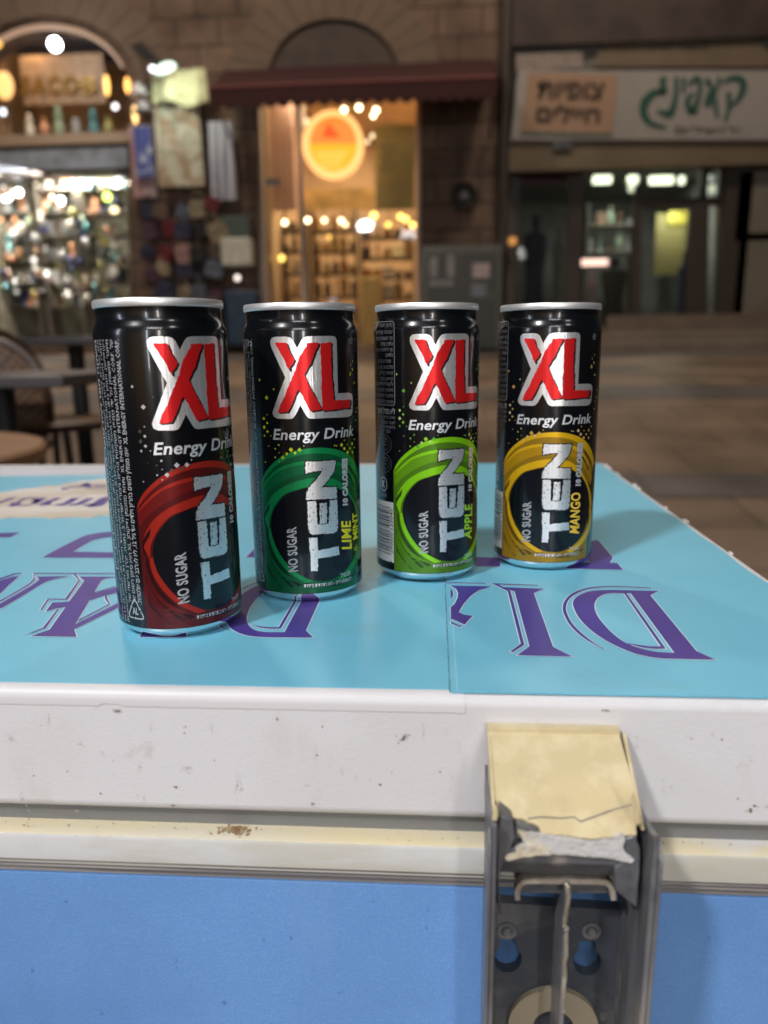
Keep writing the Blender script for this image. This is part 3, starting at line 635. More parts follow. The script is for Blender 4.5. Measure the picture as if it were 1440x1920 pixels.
LET_L = [(CC, [C2o, C2h]), (CC, [[(920, 385), (945, 385), (760, 714), (640, 716), (520, 701), (430, 672), (540, 690), (640, 698), (735, 698)]]),
         (CC, [[(250, 325), (330, 258), (430, 212), (520, 185), (522, 191), (430, 222), (330, 272), (262, 335)]]), (CC, [[(65, 685), (88, 672), (137, 738)]]),
         (CC, [[(366, -92), (480, -205), (600, -260), (640, -240), (560, -90)]]),
         (CF, [[(485, 1607), (915, 1607), (890, 1560), (530, 1560)]]), (CF, [[(505, 1595), (517, 1595), (560, 1400), (800, 1300), (540, 1400)]]),
         (CA, [[(-60, 112), (0, 110), (205, 101), (100, 152), (-60, 152)]]),
         (CA, [[(440, 362)]+smooth([(620, 262), (800, 172), (900, 132), (1020, 108), (1140, 97), (1300, 90)], 3, False)+[(1300, 130)]+smooth([(1140, 148), (1050, 160), (960, 185), (860, 240), (765, 303)], 3, False)+[(1300, 312), (1300, 366)]]),
         (CA, [[(-80, 630), (0, 605), (150, 560), (195, 560), (90, 650), (0, 742), (-80, 800)]]), (CA, [[(-80, 600), (0, 578), (155, 525), (230, 525), (230, 531), (160, 536), (0, 598), (-80, 622)]]),
         (CA, [[(375, 562), (720, 557)]+smooth([(590, 580), (500, 605), (430, 640), (200, 780), (0, 897), (-90, 940)], 3, False)+[(-90, 900)]+smooth([(0, 845), (200, 730), (340, 645), (400, 600), (395, 575)], 3, False)]),
         (CA, [[(348, 525), (1200, 525), (1200, 533), (360, 533), (358, 565), (366, 590)]+[(320, 640), (200, 710), (0, 823), (-90, 870), (-90, 855), (0, 808), (180, 708), (308, 630), (350, 582)]]),
         (CA, [[(825, 562), (1240, 562), (1100, 576), (1052, 600), (970, 740), (1080, 708), (1240, 665), (1240, 720), (1060, 765), (930, 808), (820, 990), (780, 1058), (1195, 850), (1260, 820), (1260, 860), (1195, 898), (770, 1110), (795, 1186), (325, 1178), (515, 1112), (680, 878), (590, 890), (475, 925), (540, 832), (715, 822), (875, 605)]]),
         (CA, [[(758, 534), (785, 534), (832, 605), (700, 802), (510, 800), (430, 912), (418, 905), (495, 790), (675, 793), (815, 600)]]),
         (CA, [[(598, 895), (612, 900), (475, 1097), (258, 1169), (445, 1093)]]), (CA, [[(982, 725), (1200, 660), (1200, 668), (982, 736)]]),
         (CA, [[(822, 1005), (1130, 846), (1093, 800), (1085, 765), (1110, 755), (1117, 800), (1146, 848), (815, 1022)]])]
for nm, LL, zz, par in (('right_sticker_lettering', LET_R, .0005, lid), ('left_sticker_lettering', LET_L, -.0002, lid)):
    for c, loops in LL:
        b = MB(); ql = [q(c, lp) for lp in loops]
        big = (max(p[0] for p in ql[0])-min(p[0] for p in ql[0]))
        for lp in ql:
            vs, fs = stroke(lp, .0009); b.add([(v[0], v[1], zz+.00018) for v in vs], fs, M_wline)
        vs, fs = tess(ql); b.add([(v[0], v[1], zz+.00033) for v in vs], fs, M_purple)
        b.build('sticker_letter', par, smooth=False)
# worn tan patch with purple script at the back left of the lid
M_tan = mat('worn_tan_paper', (.50, .44, .36), .6, noise=[((.62, .60, .58), 14, .45, .58, .9, (.4, 1, 1)), ((.34, .29, .20), 40, .6, .7, .6, (.4, 1, 1))])
M_pale = mat('pale_worn_vinyl', (.55, .56, .62), .5, noise=[((.40, .42, .46), 30, .5, .6, .7, (.2, 1, 1))])
b = MB(); slabxy([q(CG, rag([(-400, 470), (0, 415), (400, 360), (750, 320), (1000, 270), (1300, 240), (1500, 250), (1600, 560), (1400, 690), (1200, 700), (1050, 722), (850, 722), (400, 725), (0, 728), (-500, 740)], 60, 7))], -.0002, .0001, M_tan, b)
for st, wd in [([(-60, 560), (60, 520), (150, 490), (190, 485)], .006), ([(110, 585), (180, 570), (200, 540)], .009), ([(230, 580), (330, 575), (430, 550), (440, 500), (330, 490), (220, 530)], .0045), ([(430, 540), (520, 485)], .009), ([(495, 570), (590, 565), (600, 545)], .005), ([(500, 568), (720, 485)], .007),
               ([(690, 565), (790, 562), (930, 485)], .008), ([(860, 570), (960, 560), (1110, 490)], .008), ([(1080, 560), (1180, 575), (1300, 490), (1400, 480)], .012), ([(755, 375), (830, 368)], .012), ([(830, 355), (1000, 345), (1060, 310), (1085, 355)], .007), ([(1060, 370), (1300, 365)], .004), ([(1150, 330), (1300, 340)], .008)]:
    vs, fs = stroke(q(CG, smooth(st, 4, False)), wd*.8, False); b.add([(v[0], v[1], .0003) for v in vs], fs, M_purple)
b.build('worn_paper_patch', lid, smooth=False)
b = MB(); slabxy([rag([(XL+.02, .700), (-.42, .704), (-.30, .712), (-.27, .724), (-.31, .765), (XL+.02, .763)], .02, .0012)], -.0002, .00005, M_pale, b); b.build('faded_label', lid, smooth=False)

# white vinyl margin folded over the front rim
def fold(x0, x1, zb, m, off, jag, n=90):
    vs = []; fs = []; prof = []
    r = .0038+off; cy, cz = YF+.0038, -.0006-.0038
    prof = [(yl0+.0008, -.0006+off*.9)]+[(cy-r*math.sin(t), cz+r*math.cos(t)) for t in np.linspace(0, math.pi/2, 9)]
    for i in range(n):
        x = x0+(x1-x0)*i/(n-1); z = zb+jag(x)
        for p in prof: vs.append((x, p[0], p[1]))
        vs.append((x, YF-off, z)); k = len(prof)+1
    for i in range(n-1):
        for j in range(k-1): fs.append((i*k+j, i*k+j+1, (i+1)*k+j+1, (i+1)*k+j))
    b = MB(); b.add(vs, fs, m); return b
xe = fac(872, 1334, YF).x; zb = fac(600, 1331, YF).z
n0, n1 = fac(188, 1330, YF).x, fac(228, 1330, YF).x
def jag(x): return (.0011+.0004*math.sin(3000*x) if n0 < x < n1 else 0)+.00005*math.sin(500*x)
fold(XL+.01, xe, zb, M_strip, .00028, jag, 400).build('vinyl_margin', lid)
# smudges on the lid front
def smudge(px, py, rx, ry, m, name, Y, seedv, ang=0, par=lid, n=26):
    r = random.Random(seedv); c = fac(px, py, Y); k = (c-CAM).length/FPX; b = MB()
    for j in range(n):
        a = r.uniform(0, 6.28); q_ = r.random()**.8; X = rx*q_*math.cos(a); Z = ry*q_*math.sin(a)
        X, Z = X*math.cos(ang)-Z*math.sin(ang), X*math.sin(ang)+Z*math.cos(ang); s = r.uniform(.5, 2.2)*(1.15-q_)
        pts = [(c.x+(X+s*r.uniform(.5, 1.3)*math.cos(t))*k, Y-.00012-j*4e-6, c.z+(Z+s*r.uniform(.5, 1.3)*math.sin(t))*k) for t in np.linspace(0, 6.28, 8)[:-1]]
        b.add(pts, [tuple(range(7))], m)
    b.build(name, par, smooth=False, recalc=False)
smudge(758, 1382, 15, 6, M_dirt, 'smudge', YF, 1, .6, n=60)
smudge(218, 1332, 12, 4, M_dirt, 'smudge', YF-.0003, 2, 0)
smudge(1135, 1332, 10, 3, M_dirt, 'smudge', YF, 4); smudge(520, 1350, 5, 9, M_dirt, 'smudge', YF, 5, n=9); smudge(605, 1363, 3, 5, M_dirt, 'smudge', YF, 6, n=8)
smudge(585, 1508, 9, 5, M_dirt, 'smudge', YF, 7, n=14); smudge(330, 1476, 8, 3, M_dirt, 'smudge', YF, 8, n=10); smudge(712, 1471, 5, 3, M_dirt, 'smudge', YF, 9, n=8)
for k in range(34):
    r = random.Random(100+k); smudge(r.uniform(0, 1440), r.uniform(1345, 1520), r.uniform(1, 5), r.uniform(1, 5), M_dirt, 'smudge', YF, 20+k, 0, n=3)

M_scuff = mat('pale_grey_scuff', (.52, .505, .49), .55, noise=[((.62, .61, .61), 260, .42, .60, .9)])
M_bscuff = mat('dark_blue_scuff', (.085, .20, .45), .5, noise=[((.13, .29, .61), 300, .42, .60, .9)])
for k in range(30):
    r = random.Random(300+k); smudge(r.uniform(0, 1440), r.uniform(1345, 1505), r.uniform(2, 9), r.uniform(5, 30), M_scuff, 'scuff', YF, 400+k, r.uniform(-.3, .3), n=14)
smudge(445, 1470, 12, 42, M_scuff, 'scuff', YF, 500, 0, n=60); smudge(20, 1385, 14, 22, M_scuff, 'scuff', YF, 501, 0, n=40); smudge(350, 1440, 16, 10, M_scuff, 'scuff', YF, 502, .5, n=40)
for k in range(9):
    r = random.Random(520+k); smudge(r.uniform(0, 1440), r.uniform(1500, 1512)+10, r.uniform(5, 14), r.uniform(2, 4), M_dirt, 'smudge', YF, 540+k, 0, n=12)

# gasket, cream trim, grey strip and blue body
YG = YF+.0035
zg = fac(0, 1530, YG).z
tp = lidp(0, 1558, zg); YT = tp.y
zt = zg-.0004
zb2 = fac(0, 1612, YT).z
b = MB(); b.box(XL+.004, YG, -LIDH-.012, XR-.001, YB-.004, -LIDH+.002, M_gask); b.build('gasket', fz)
b = MB(); prof = [(YG+.02, zt+.0001), (YG-.0005, zt), (YT+.0016, zt-.0001), (YT+.0005, zt-.0006), (YT, zt-.0018), (YT+.0002, zb2+.0008), (YT+.0010, zb2), (YG+.02, zb2)]
b.prism(prof, 0, XL+.002, XR+.001, M_cream); trim = b.build('trim', fz)
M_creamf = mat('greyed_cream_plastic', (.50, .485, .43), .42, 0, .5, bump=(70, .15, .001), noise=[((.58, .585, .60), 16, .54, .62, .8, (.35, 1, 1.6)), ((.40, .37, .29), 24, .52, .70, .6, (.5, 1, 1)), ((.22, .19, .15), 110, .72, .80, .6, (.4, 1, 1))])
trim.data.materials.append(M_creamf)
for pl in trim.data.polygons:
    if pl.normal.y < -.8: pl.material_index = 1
b = MB(); zs = zb2-.0052
b.prism([(YT+.0014, zb2-.0001), (YT+.0008, zb2-.0012), (YT+.0020, zb2-.0019), (YT+.0008, zb2-.0026), (YT+.0024, zb2-.0034), (YT+.0018, zs), (YG+.02, zs), (YG+.02, zb2-.0001)], 0, XL+.004, XR-.001, M_greyst); b.build('rubber_strip', fz)
YBODY = YT+.0026
b = MB(); b.box(XL+.005, YBODY, -.84, XR-.004, YB-.006, zs+.004, M_blue); body = b.build('body', fz, bevel=.006, seg=3)
for sx in (XL+.08, XR-.08):
    for sy in (YBODY+.07, YB-.08):
        b = MB(); b.lathe([(.018, -.03), (.022, -.02), (.022, .0)], (sx, sy, -.84), M_gask, 16); b.build('foot', fz)
for k, (px, py, rx, ry) in enumerate([(190, 1900, 4, 14), (802, 1702, 3, 14), (495, 1765, 3, 7), (545, 1758, 3, 5), (800, 1740, 2, 16), (120, 1690, 12, 3), (330, 1800, 3, 22), (640, 1860, 16, 3), (60, 1820, 3, 9), (700, 1690, 20, 3), (1330, 1760, 4, 12), (1260, 1850, 10, 3), (420, 1880, 7, 7)]):
    smudge(px, py, rx, ry, M_bscuff, 'scuff', YBODY, 600+k, 0, body, 12)
smudge(440, 1556, 26, 9, M_rust, 'rust_stain', YT+.0035, 3, 0, trim, 10)
b = MB(); r = random.Random(9)
for k in range(150):
    u = r.gauss(0, 1); v = r.gauss(0, .55); px, py = 440+u*15, 1557+v*8
    p = lidp(px, py, zt); 
    if not (YT+.001 < p.y < YG-.0008): continue
    s = r.uniform(.0002, .0007); b.add([(p.x+s*r.uniform(.6, 1.3)*math.cos(t), p.y+s*r.uniform(.6, 1.3)*math.sin(t), zt+.0001+k*2e-6) for t in np.linspace(0, 6.28, 8)[:-1]], [tuple(range(7))], M_rust)
for k in range(60):
    px = r.uniform(0, 1440); py = 1536+px*.029+r.uniform(0, 20); p = lidp(px, py, zt)
    if not (YT+.001 < p.y < YG-.0006): continue
    s = r.uniform(.0001, .0004); b.add([(p.x+s*r.uniform(.6, 1.6)*math.cos(t), p.y+s*r.uniform(.6, 1.3)*math.sin(t), zt+.00045) for t in np.linspace(0, 6.28, 8)[:-1]], [tuple(range(7))], M_dirt)
tag(b.build('trim_specks', trim, smooth=False, recalc=False), kind='stuff')
for ob in list(COL.objects):
    if ob.name.startswith('rust_stain'): bpy.data.objects.remove(ob)

# ---------------------------------------------------------------- latch
M_latch = mat('dark_grey_latch_metal', (.145, .15, .165), .38, .45, .5, bump=(140, .45, .001, (1, 1, .4)), noise=[((.31, .31, .32), 30, .44, .60, .85, (1, 1, .22)), ((.40, .36, .32), 75, .58, .66, .8, (1, 1, .2)), ((.05, .05, .06), 45, .56, .70, .7)])
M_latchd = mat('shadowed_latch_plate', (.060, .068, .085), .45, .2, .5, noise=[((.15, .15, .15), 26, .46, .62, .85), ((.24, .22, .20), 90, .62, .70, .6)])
M_cover = mat('cream_latch_plastic', (.58, .48, .28), .38, 0, .5, .15, bump=(90, .2, .001), noise=[((.68, .59, .38), 70, .45, .60, .8), ((.44, .35, .21), 40, .54, .70, .7), ((.25, .20, .12), 200, .70, .77, .8)])
M_torn = mat('torn_white_paint', (.55, .54, .53), .55, bump=(300, .6, .002), noise=[((.55, .46, .27), 60, .5, .6, .7), ((.25, .22, .2), 120, .64, .7, .7)])
M_beige = mat('beige_metal_edge', (.30, .26, .21), .45, .3, noise=[((.50, .46, .40), 80, .5, .65, .8)])
M_ring = mat('tan_washer_plastic', (.34, .285, .20), .5)
latch = empty('latch', (fac(1060, 1640, YF).x, YF, -.09)); latch.parent = fz
latch.location = latch.location-fz.location
xl_, xr_ = fac(906, 1600, YF).x, fac(1159, 1600, YF).x
YP = YF-.0325
CLt = (900, 1400, 3.691)
def lp_(X, Y): return (CLt[0]+X/CLt[2], CLt[1]+Y/CLt[2])
z_l = fac(905, 1441, YF-.003).z; z_r = fac(1158, 1453, YF).z
zr_f = fac(1222, 1560, YF-.039).z
ZB = -.235
for x0, x1, zt_ in ((xl_, xl_+.0016, z_l), (xr_, xr_+.0018, z_r)):
    Yfr = YF-.0385 if x0 > .05 else YF-.036
    pf = [(YBODY-.0003, ZB), (YBODY-.0003, zt_-.012), (YF-.0002, zt_-.012), (YF-.0002, zt_), (YF-.004, zt_-.001)]
    pf += [(YF-.004+(Yfr-YF+.004)*math.sin(t)**1.1, zt_-.001-(zt_-zr_f)*(1-math.cos(t))) for t in np.linspace(.15, math.pi/2, 9)]
    pf += [(Yfr, zr_f-.02), (Yfr+.0035, ZB)]
    b = MB(); b.prism(pf, 0, x0, x1, M_latch); b.build('side_flange', latch, bevel=.0004)
    b = MB(); pf2 = [(Yfr+.0032, zr_f-.004), (Yfr-.0004, zr_f-.010), (Yfr-.0006, zr_f-.02), (Yfr+.003, ZB), (Yfr+.0062, ZB), (Yfr+.0030, zr_f-.02)]
    s_ = -1 if x0 < .05 else 1
    xa = x0 if s_ < 0 else x1
    b.prism(pf2, 0, xa, xa+s_*.0012, M_latch); b.build('flange_lip', latch, bevel=.0003)
# back plate with two keyholes
ypl = YBODY-.0048
def PL(X, Y): p = fac(*lp_(X, Y), ypl); return (p.x, p.z)
def keyhole(cx, cy, r, nx, nt):
    a0 = math.asin(nx/r)
    pts = [(cx+r*math.sin(t), cy-r*math.cos(t)) for t in np.linspace(a0, 2*math.pi-a0, 26)]
    return [PL(x, y) for x, y in pts+[(cx-nx*.92, nt), (cx+nx*.92, nt)]]
outer = [(xl_+.0016, PL(0, 1075)[1]), (xr_, PL(0, 1095)[1]), (xr_, ZB), (xl_+.0016, ZB)]
loops = [outer, keyhole(192, 1468, 96, 60, 1330), keyhole(742, 1488, 96, 60, 1345)]
b = MB(); vs, fs = tess(loops); n = len(vs)
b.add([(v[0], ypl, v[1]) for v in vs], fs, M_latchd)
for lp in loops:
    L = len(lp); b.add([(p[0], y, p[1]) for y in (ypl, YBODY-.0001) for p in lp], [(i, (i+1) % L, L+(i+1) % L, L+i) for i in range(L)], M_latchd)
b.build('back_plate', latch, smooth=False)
M_holeshade = mat('shaded_blue_paint', (.045, .115, .25), .6, noise=[((.03, .06, .12), 80, .5, .65, .7)])  # darker blue seen through the keyholes, their shade put into the colour
b = MB(); za, zc_ = PL(0, 1040)[1], PL(0, 1640)[1]; b.box(xl_+.0018, YBODY-.0004, zc_, xr_-.0002, YBODY-.0001, za+.004, M_holeshade); b.build('hole_shade_patch', latch, smooth=False)
for X, Y in ((188, 1285), (775, 1285)):
    p = fac(*lp_(X, Y), ypl-.001); b = MB()
    pr = [(.0044, 0), (.0043, .0007), (.0026, .0008), (.0025, .0015), (.0020, .0021), (.0009, .00235), (.00001, .0024)]
    vs = []; fs = []
    b.lathe(pr, (0, 0, 0), M_latch, 20); b.box(-.0013, -.0003, .0022, .0013, .0003, .00246, M_gask); b.box(-.0003, -.0013, .0022, .0003, .0013, .00248, M_gask)
    o = b.build('screw', latch); o.rotation_euler = (R_(90), 0, 0); o.scale = (.78, .78, .8); o.location = Vector((p.x, ypl, p.z))-latch.location-fz.location
# upper housing, crossbar and rib
yh = YF-.020
def H(X, Y, Yp): p = fac(*lp_(X, Y), Yp); return (p.x, p.z)
hx0, hx1 = xl_+.0030, xr_-.0015
zA = H(0, 770, YF-.029)[1]; zB_ = H(0, 866, YF-.023)[1]
b = MB(); b.prism([(YF-.030, zA+.004), (YF-.0305, zA), (YF-.023, zB_), (YF-.004, zB_-.0005), (YF-.002, zA+.012), (YF-.012, zA+.016)], 0, hx0, hx1, M_latch); b.build('housing', latch, bevel=.0006)
bar = smooth([H(258, 1035, YF-.022), H(256, 965, YF-.022), H(300, 912, YF-.022), H(400, 906, YF-.022), H(600, 908, YF-.022), H(820, 912, YF-.022), H(885, 930, YF-.022), H(912, 985, YF-.022), H(915, 1035, YF-.022)], 3, False)
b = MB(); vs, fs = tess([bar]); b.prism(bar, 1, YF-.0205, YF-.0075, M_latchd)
b.build('crossbar', latch, smooth=False)
b = MB(); vs, fs = stroke(bar, .0016, False); n = len(vs)
b.add([(v[0], y, v[1]) for y in (YF-.0240, YF-.0204) for v in vs], fs+[tuple(reversed([a+n for a in f])) for f in fs]+[(2*i, 2*i+2, n+2*i+2, n+2*i) for i in range(len(bar)-1)]+[(2*i+1, 2*i+3, n+2*i+3, n+2*i+1) for i in range(len(bar)-1)], M_beige); b.build('crossbar_edge', latch, smooth=False)
xrib = fac(*lp_(500, 1500), ypl).x
edgeY = []
for (X, Y) in [(590, 955), (618, 1010), (622, 1100), (612, 1180), (592, 1230), (598, 1300), (618, 1370), (610, 1450), (612, 1560), (600, 1700), (598, 1820), (585, 1930)]:
    # front edge on the plane x = xrib
    p = on(*lp_(X-8, Y), 0, xrib); edgeY.append((YF-.0235+.4*(max(YF-.034, min(p.y, YF-.016))-(YF-.0235)), p.z))
pf = [(ypl+.0004, edgeY[0][1]-.004)]+[(YF-.020, edgeY[0][1])]+[(max(YF-.034, min(y, YF-.016)), z) for y, z in edgeY]+[(edgeY[-1][0], ZB), (ypl+.0004, ZB)]
b = MB(); b.prism(pf, 0, xrib-.0004, xrib+.0012, M_latch)
o = b.build('rib', latch, bevel=.0003)
b = MB(); r = random.Random(4)
ed = [(max(YF-.034, min(y, YF-.016)), z) for y, z in edgeY]
b.tube([(xrib+.0006+r.uniform(-.0003, .0003), y-.0001, z) for y, z in smooth(ed, 3, False)], [.0007+r.uniform(-.0001, .0002) for _ in smooth(ed, 3, False)], M_beige, 8); b.build('worn_rib_edge', latch)
# washer ring
c = fac(1037, 1927, ypl-.0025); k = (c-CAM).length/FPX
b = MB(); ro, ri = 69*k, 31*k
for y0, y1 in ((ypl-.0025, ypl-.0002),):
    n = 48; vs = []; fs = []
    for rr_, y in ((ri, y0), (ro, y0), (ro, y1), (ri, y1)):
        for t in range(n): vs.append((c.x+rr_*math.cos(6.28318*t/n), y, c.z+rr_*math.sin(6.28318*t/n)))
    for a in range(4):
        for t in range(n): fs.append((a*n+t, a*n+(t+1) % n, ((a+1) % 4)*n+(t+1) % n, ((a+1) % 4)*n+t))
    b.add(vs, fs, M_ring)
b.build('washer_ring', latch)
# cream cover: a panel leaning outwards from the lid to the lever, torn along its lower edge
P0 = fac(914, 1372, YF-.0035); P0b = fac(1161, 1376, YF-.0035); zc = (P0.z+P0b.z)/2; ztop = fac(1040, 1362, YF-.002).z
nY, nZ = (YP-(YF-.0035)), (H(0, 600, YP)[1]-zc)
nrm = Vector((0, -nZ, nY)).normalized()
def slant(px, py):
    d = ray(px, py); o0 = Vector((0, YF-.0035, zc)); t = (o0-CAM).dot(nrm)/d.dot(nrm); return CAM+d*t
xa = P0.x; xb = P0b.x
low = [lp_(*p) for p in [(1082, 610), (1000, 612), (960, 622), (780, 636), (700, 628), (590, 612), (500, 606), (425, 600), (417, 570), (400, 545), (372, 530), (330, 520), (300, 500), (240, 490), (200, 475), (160, 462), (132, 438)]]
top_l, top_r = lp_(85, -105), lp_(962, -95)
pts = [slant(914, 1372), slant(1161, 1376), slant(1187, 1470), slant(1193, 1560)]+[slant(*p) for p in low]+[slant(921, 1470)]
e1 = Vector((1, 0, 0)); e2 = nrm.cross(e1)
o0 = Vector((0, YF-.0035, zc)); p2 = [((p-o0).dot(e1), (p-o0).dot(e2)) for p in pts]
p2 = p2[:3]+[v for i_ in range(3, len(p2)-2) for v in rag([p2[i_], p2[i_+1]], .0012, .00012)[:max(1, int(math.dist(p2[i_], p2[i_+1])/.0012))]]+p2[-2:]
vs, fs = tess([p2]); th = .0013; n = len(vs); b = MB()
nn = nrm if nrm.y < 0 else -nrm
W3 = [o0+e1*v[0]+e2*v[1] for v in vs]
b.add(W3+[v-nn*th for v in W3], fs+[tuple(reversed([a+n for a in f])) for f in fs]+[(i, (i+1) % n, n+(i+1) % n, n+i) for i in range(n)], M_cover)
b.box(xa-.0002, YF-.0037, zc-.0004, xb+.0002, YF-.0002, ztop, M_cover)
cover = b.build('cover', latch, bevel=.0003)
for x0, s_ in ((xa+.0002, 1), (xb+.0025, -1)):
    b = MB(); b.prism([(YF-.0042, zc-.0005), (YF-.0008, zc-.0005), (YF-.010, slant(1000, 1535).z-.004), (YP+.0012, slant(1000, 1545).z)], 0, x0, x0+s_*.0012, M_cover); b.build('cover_side', latch, bevel=.0003)
# crack line in the cover
b = MB(); cr = [slant(*lp_(*p))+nn*.00012 for p in [(330, 500), (420, 488), (560, 496), (655, 488), (695, 520), (780, 490), (900, 445), (1050, 400)]]
b.tube(cr, .00022, M_greyst, 6); b.build('crack', cover)
# torn paint lip below the cover
lip = [(262, 590), (330, 612), (450, 606), (580, 622), (700, 640), (790, 645), (900, 618), (985, 598), (1005, 640), (990, 690), (1015, 745), (1070, 790), (1045, 806), (960, 790), (880, 772), (700, 756), (540, 748), (470, 740), (380, 690), (300, 655)]
def rough_panel(outline, Yp, m, name, th=.0016, amp=.00015):
    q2 = [H(x, y, Yp) for x, y in outline]; q2 = rag(q2, .0012, amp)
    b = MB(); b.prism(q2, 1, Yp, Yp+th, m); return b.build(name, latch, bevel=.0005, seg=2)
rough_panel(lip, YP+.0004, M_torn, 'torn_paint_lip')
rough_panel([(175, 780), (200, 762), (255, 755), (250, 715), (290, 690), (340, 685), (420, 715), (500, 745), (440, 752), (300, 765), (200, 792)], YP-.0006, M_torn, 'torn_paint_lip')
rough_panel([(95, 400), (128, 430), (130, 480), (112, 545), (82, 530), (90, 470)], YP-.0004, M_cover, 'cover_chip')
rough_panel([(1055, 330), (1085, 380), (1115, 470), (1120, 520), (1085, 560), (1062, 470)], YP-.0002, M_cover, 'cover_chip')
rough_panel([(140, 470), (230, 510), (245, 640), (175, 780), (130, 900), (155, 1180), (130, 1160), (118, 900), (120, 600)], YP+.0012, M_latch, 'lever_arm', .010, .00008)
rough_panel([(1000, 640), (1080, 610), (1110, 720), (1105, 900), (1090, 1120), (1010, 1060), (940, 1000), (930, 840), (1000, 790)], YP+.0012, M_latch, 'lever_arm', .010, .00008)
rough_panel([(245, 520), (300, 520), (400, 560), (410, 590), (250, 640)], YP+.004, M_gask, 'latch_hollow', .002, .0001)

# ================================================================ THE STREET
GS = (.88+.085)/9.0
def gz(y): return -.88+GS*max(-4, y)
def gpt(px, py):
    d = ray(px, py); t = (CAM.z+.88-GS*CAM.y)/(GS*d.y-d.z); return CAM+d*t
M_pave = bpy.data.materials.new('stone_paving'); M_pave.use_nodes = True
def mk_pave(m, base, c2, c3):
    n = m.node_tree; b = n.nodes['Principled BSDF']; tc = n.nodes.new('ShaderNodeTexCoord')
    br = n.nodes.new('ShaderNodeTexBrick'); br.inputs['Scale'].default_value = 1; br.inputs['Brick Width'].default_value = .62; br.inputs['Row Height'].default_value = .42
    br.inputs['Mortar Size'].default_value = .008; br.inputs['Color1'].default_value = (*base, 1); br.inputs['Color2'].default_value = (*c2, 1); br.inputs['Mortar'].default_value = (*c3, 1)
    n.links.new(tc.outputs['Object'], br.inputs[0])
    t = n.nodes.new('ShaderNodeTexNoise'); t.inputs['Scale'].default_value = 1.3; t.inputs['Detail'].default_value = 7; n.links.new(tc.outputs['Object'], t.inputs['Vector'])
    r = n.nodes.new('ShaderNodeMapRange'); r.inputs['From Min'].default_value = .35; r.inputs['From Max'].default_value = .65; r.inputs['To Min'].default_value = .50; r.inputs['To Max'].default_value = 1.3
    n.links.new(t.outputs[0], r.inputs[0]); mx = n.nodes.new('ShaderNodeMix'); mx.data_type = 'RGBA'; mx.blend_type = 'MULTIPLY'; mx.inputs[0].default_value = 1
    n.links.new(br.outputs[0], mx.inputs[6]); n.links.new(r.outputs[0], mx.inputs[7]); n.links.new(mx.outputs[2], b.inputs['Base Color'])
    r2 = n.nodes.new('ShaderNodeMapRange'); r2.inputs['To Min'].default_value = .35; r2.inputs['To Max'].default_value = .75; n.links.new(t.outputs[0], r2.inputs[0]); n.links.new(r2.outputs[0], b.inputs['Roughness'])
    bp = n.nodes.new('ShaderNodeBump'); bp.inputs['Strength'].default_value = .4; bp.inputs['Distance'].default_value = .01; n.links.new(br.outputs[1], bp.inputs['Height']); bp.invert = True; n.links.new(bp.outputs[0], b.inputs['Normal'])
mk_pave(M_pave, (.185, .128, .088), (.145, .10, .07), (.085, .06, .045))
M_pave2 = bpy.data.materials.new('dark_paving'); M_pave2.use_nodes = True; mk_pave(M_pave2, (.105, .09, .085), (.085, .075, .07), (.05, .045, .04))
def sheet(x0, y0, x1, y1, dz, m, name, kind='structure'):
    nx, ny = 24, 24; vs = []; fs = []
    for j in range(ny+1):
        for i in range(nx+1):
            y = y0+(y1-y0)*j/ny; vs.append((x0+(x1-x0)*i/nx, y, gz(y)+dz))
    for j in range(ny):
        for i in range(nx): a = j*(nx+1)+i; fs.append((a, a+1, a+nx+2, a+nx+1))
    b = MB(); b.add(vs, fs, m); return tag(b.build(name, smooth=False), kind=kind)
sheet(-30, -12, 30, 40, 0, M_pave, 'ground')
ya, yb_ = gpt(1300, 748).y, gpt(1300, 724).y
sheet(-14, ya, 14, yb_, .004, M_pave2, 'paving_band')
ya, yb_ = gpt(1300, 935).y, gpt(1300, 888).y
sheet(-14, ya, 14, yb_, .004, M_pave2, 'paving_band')
ya, yb_ = gpt(1300, 668).y, gpt(1300, 655).y
sheet(-14, ya, 14, yb_, .004, M_pave2, 'paving_band')

D0 = 9.0
M_stone = brick('brown_stone_masonry', (.145, .094, .066), (.105, .068, .049), (.05, .034, .026), .46, .27, .012)
M_vouss = mat('arch_stone', (.13, .092, .07), .85, bump=(12, .5, .02), noise=[((.11, .08, .06), 5, .4, .65, .8)])
M_dark = mat('dark_brown_metal', (.045, .035, .030), .5, .2)
M_dark2 = mat('black_recess', (.018, .015, .014), .7)
M_trimw = mat('pale_frame', (.38, .30, .24), .5)
def glassmat():
    m = bpy.data.materials.new('window_glass'); m.use_nodes = True; n = m.node_tree; n.nodes.remove(n.nodes['Principled BSDF'])
    out = n.nodes['Material Output']; t = n.nodes.new('ShaderNodeBsdfTransparent'); t.inputs[0].default_value = (.93, .94, .93, 1)
    g = n.nodes.new('ShaderNodeBsdfGlossy'); g.inputs['Roughness'].default_value = .03; mx = n.nodes.new('ShaderNodeMixShader')
    f = n.nodes.new('ShaderNodeFresnel'); f.inputs[0].default_value = 1.3
    n.links.new(f.outputs[0], mx.inputs[0]); n.links.new(t.outputs[0], mx.inputs[1]); n.links.new(g.outputs[0], mx.inputs[2]); n.links.new(mx.outputs[0], out.inputs[0]); return m
M_glass = glassmat()
def wallmat(n, c, c2=None, sc=3): return mat(n, c, .7, noise=[(c2 or tuple(x*.5 for x in c), sc, .42, .62, .8)])
def fx(px, D=D0): return fac(px, 500, D).x
def fz_(py, px=720, D=D0): return fac(px, py, D).z
def pz(px, py, D=D0): p = fac(px, py, D); return (p.x, p.z)
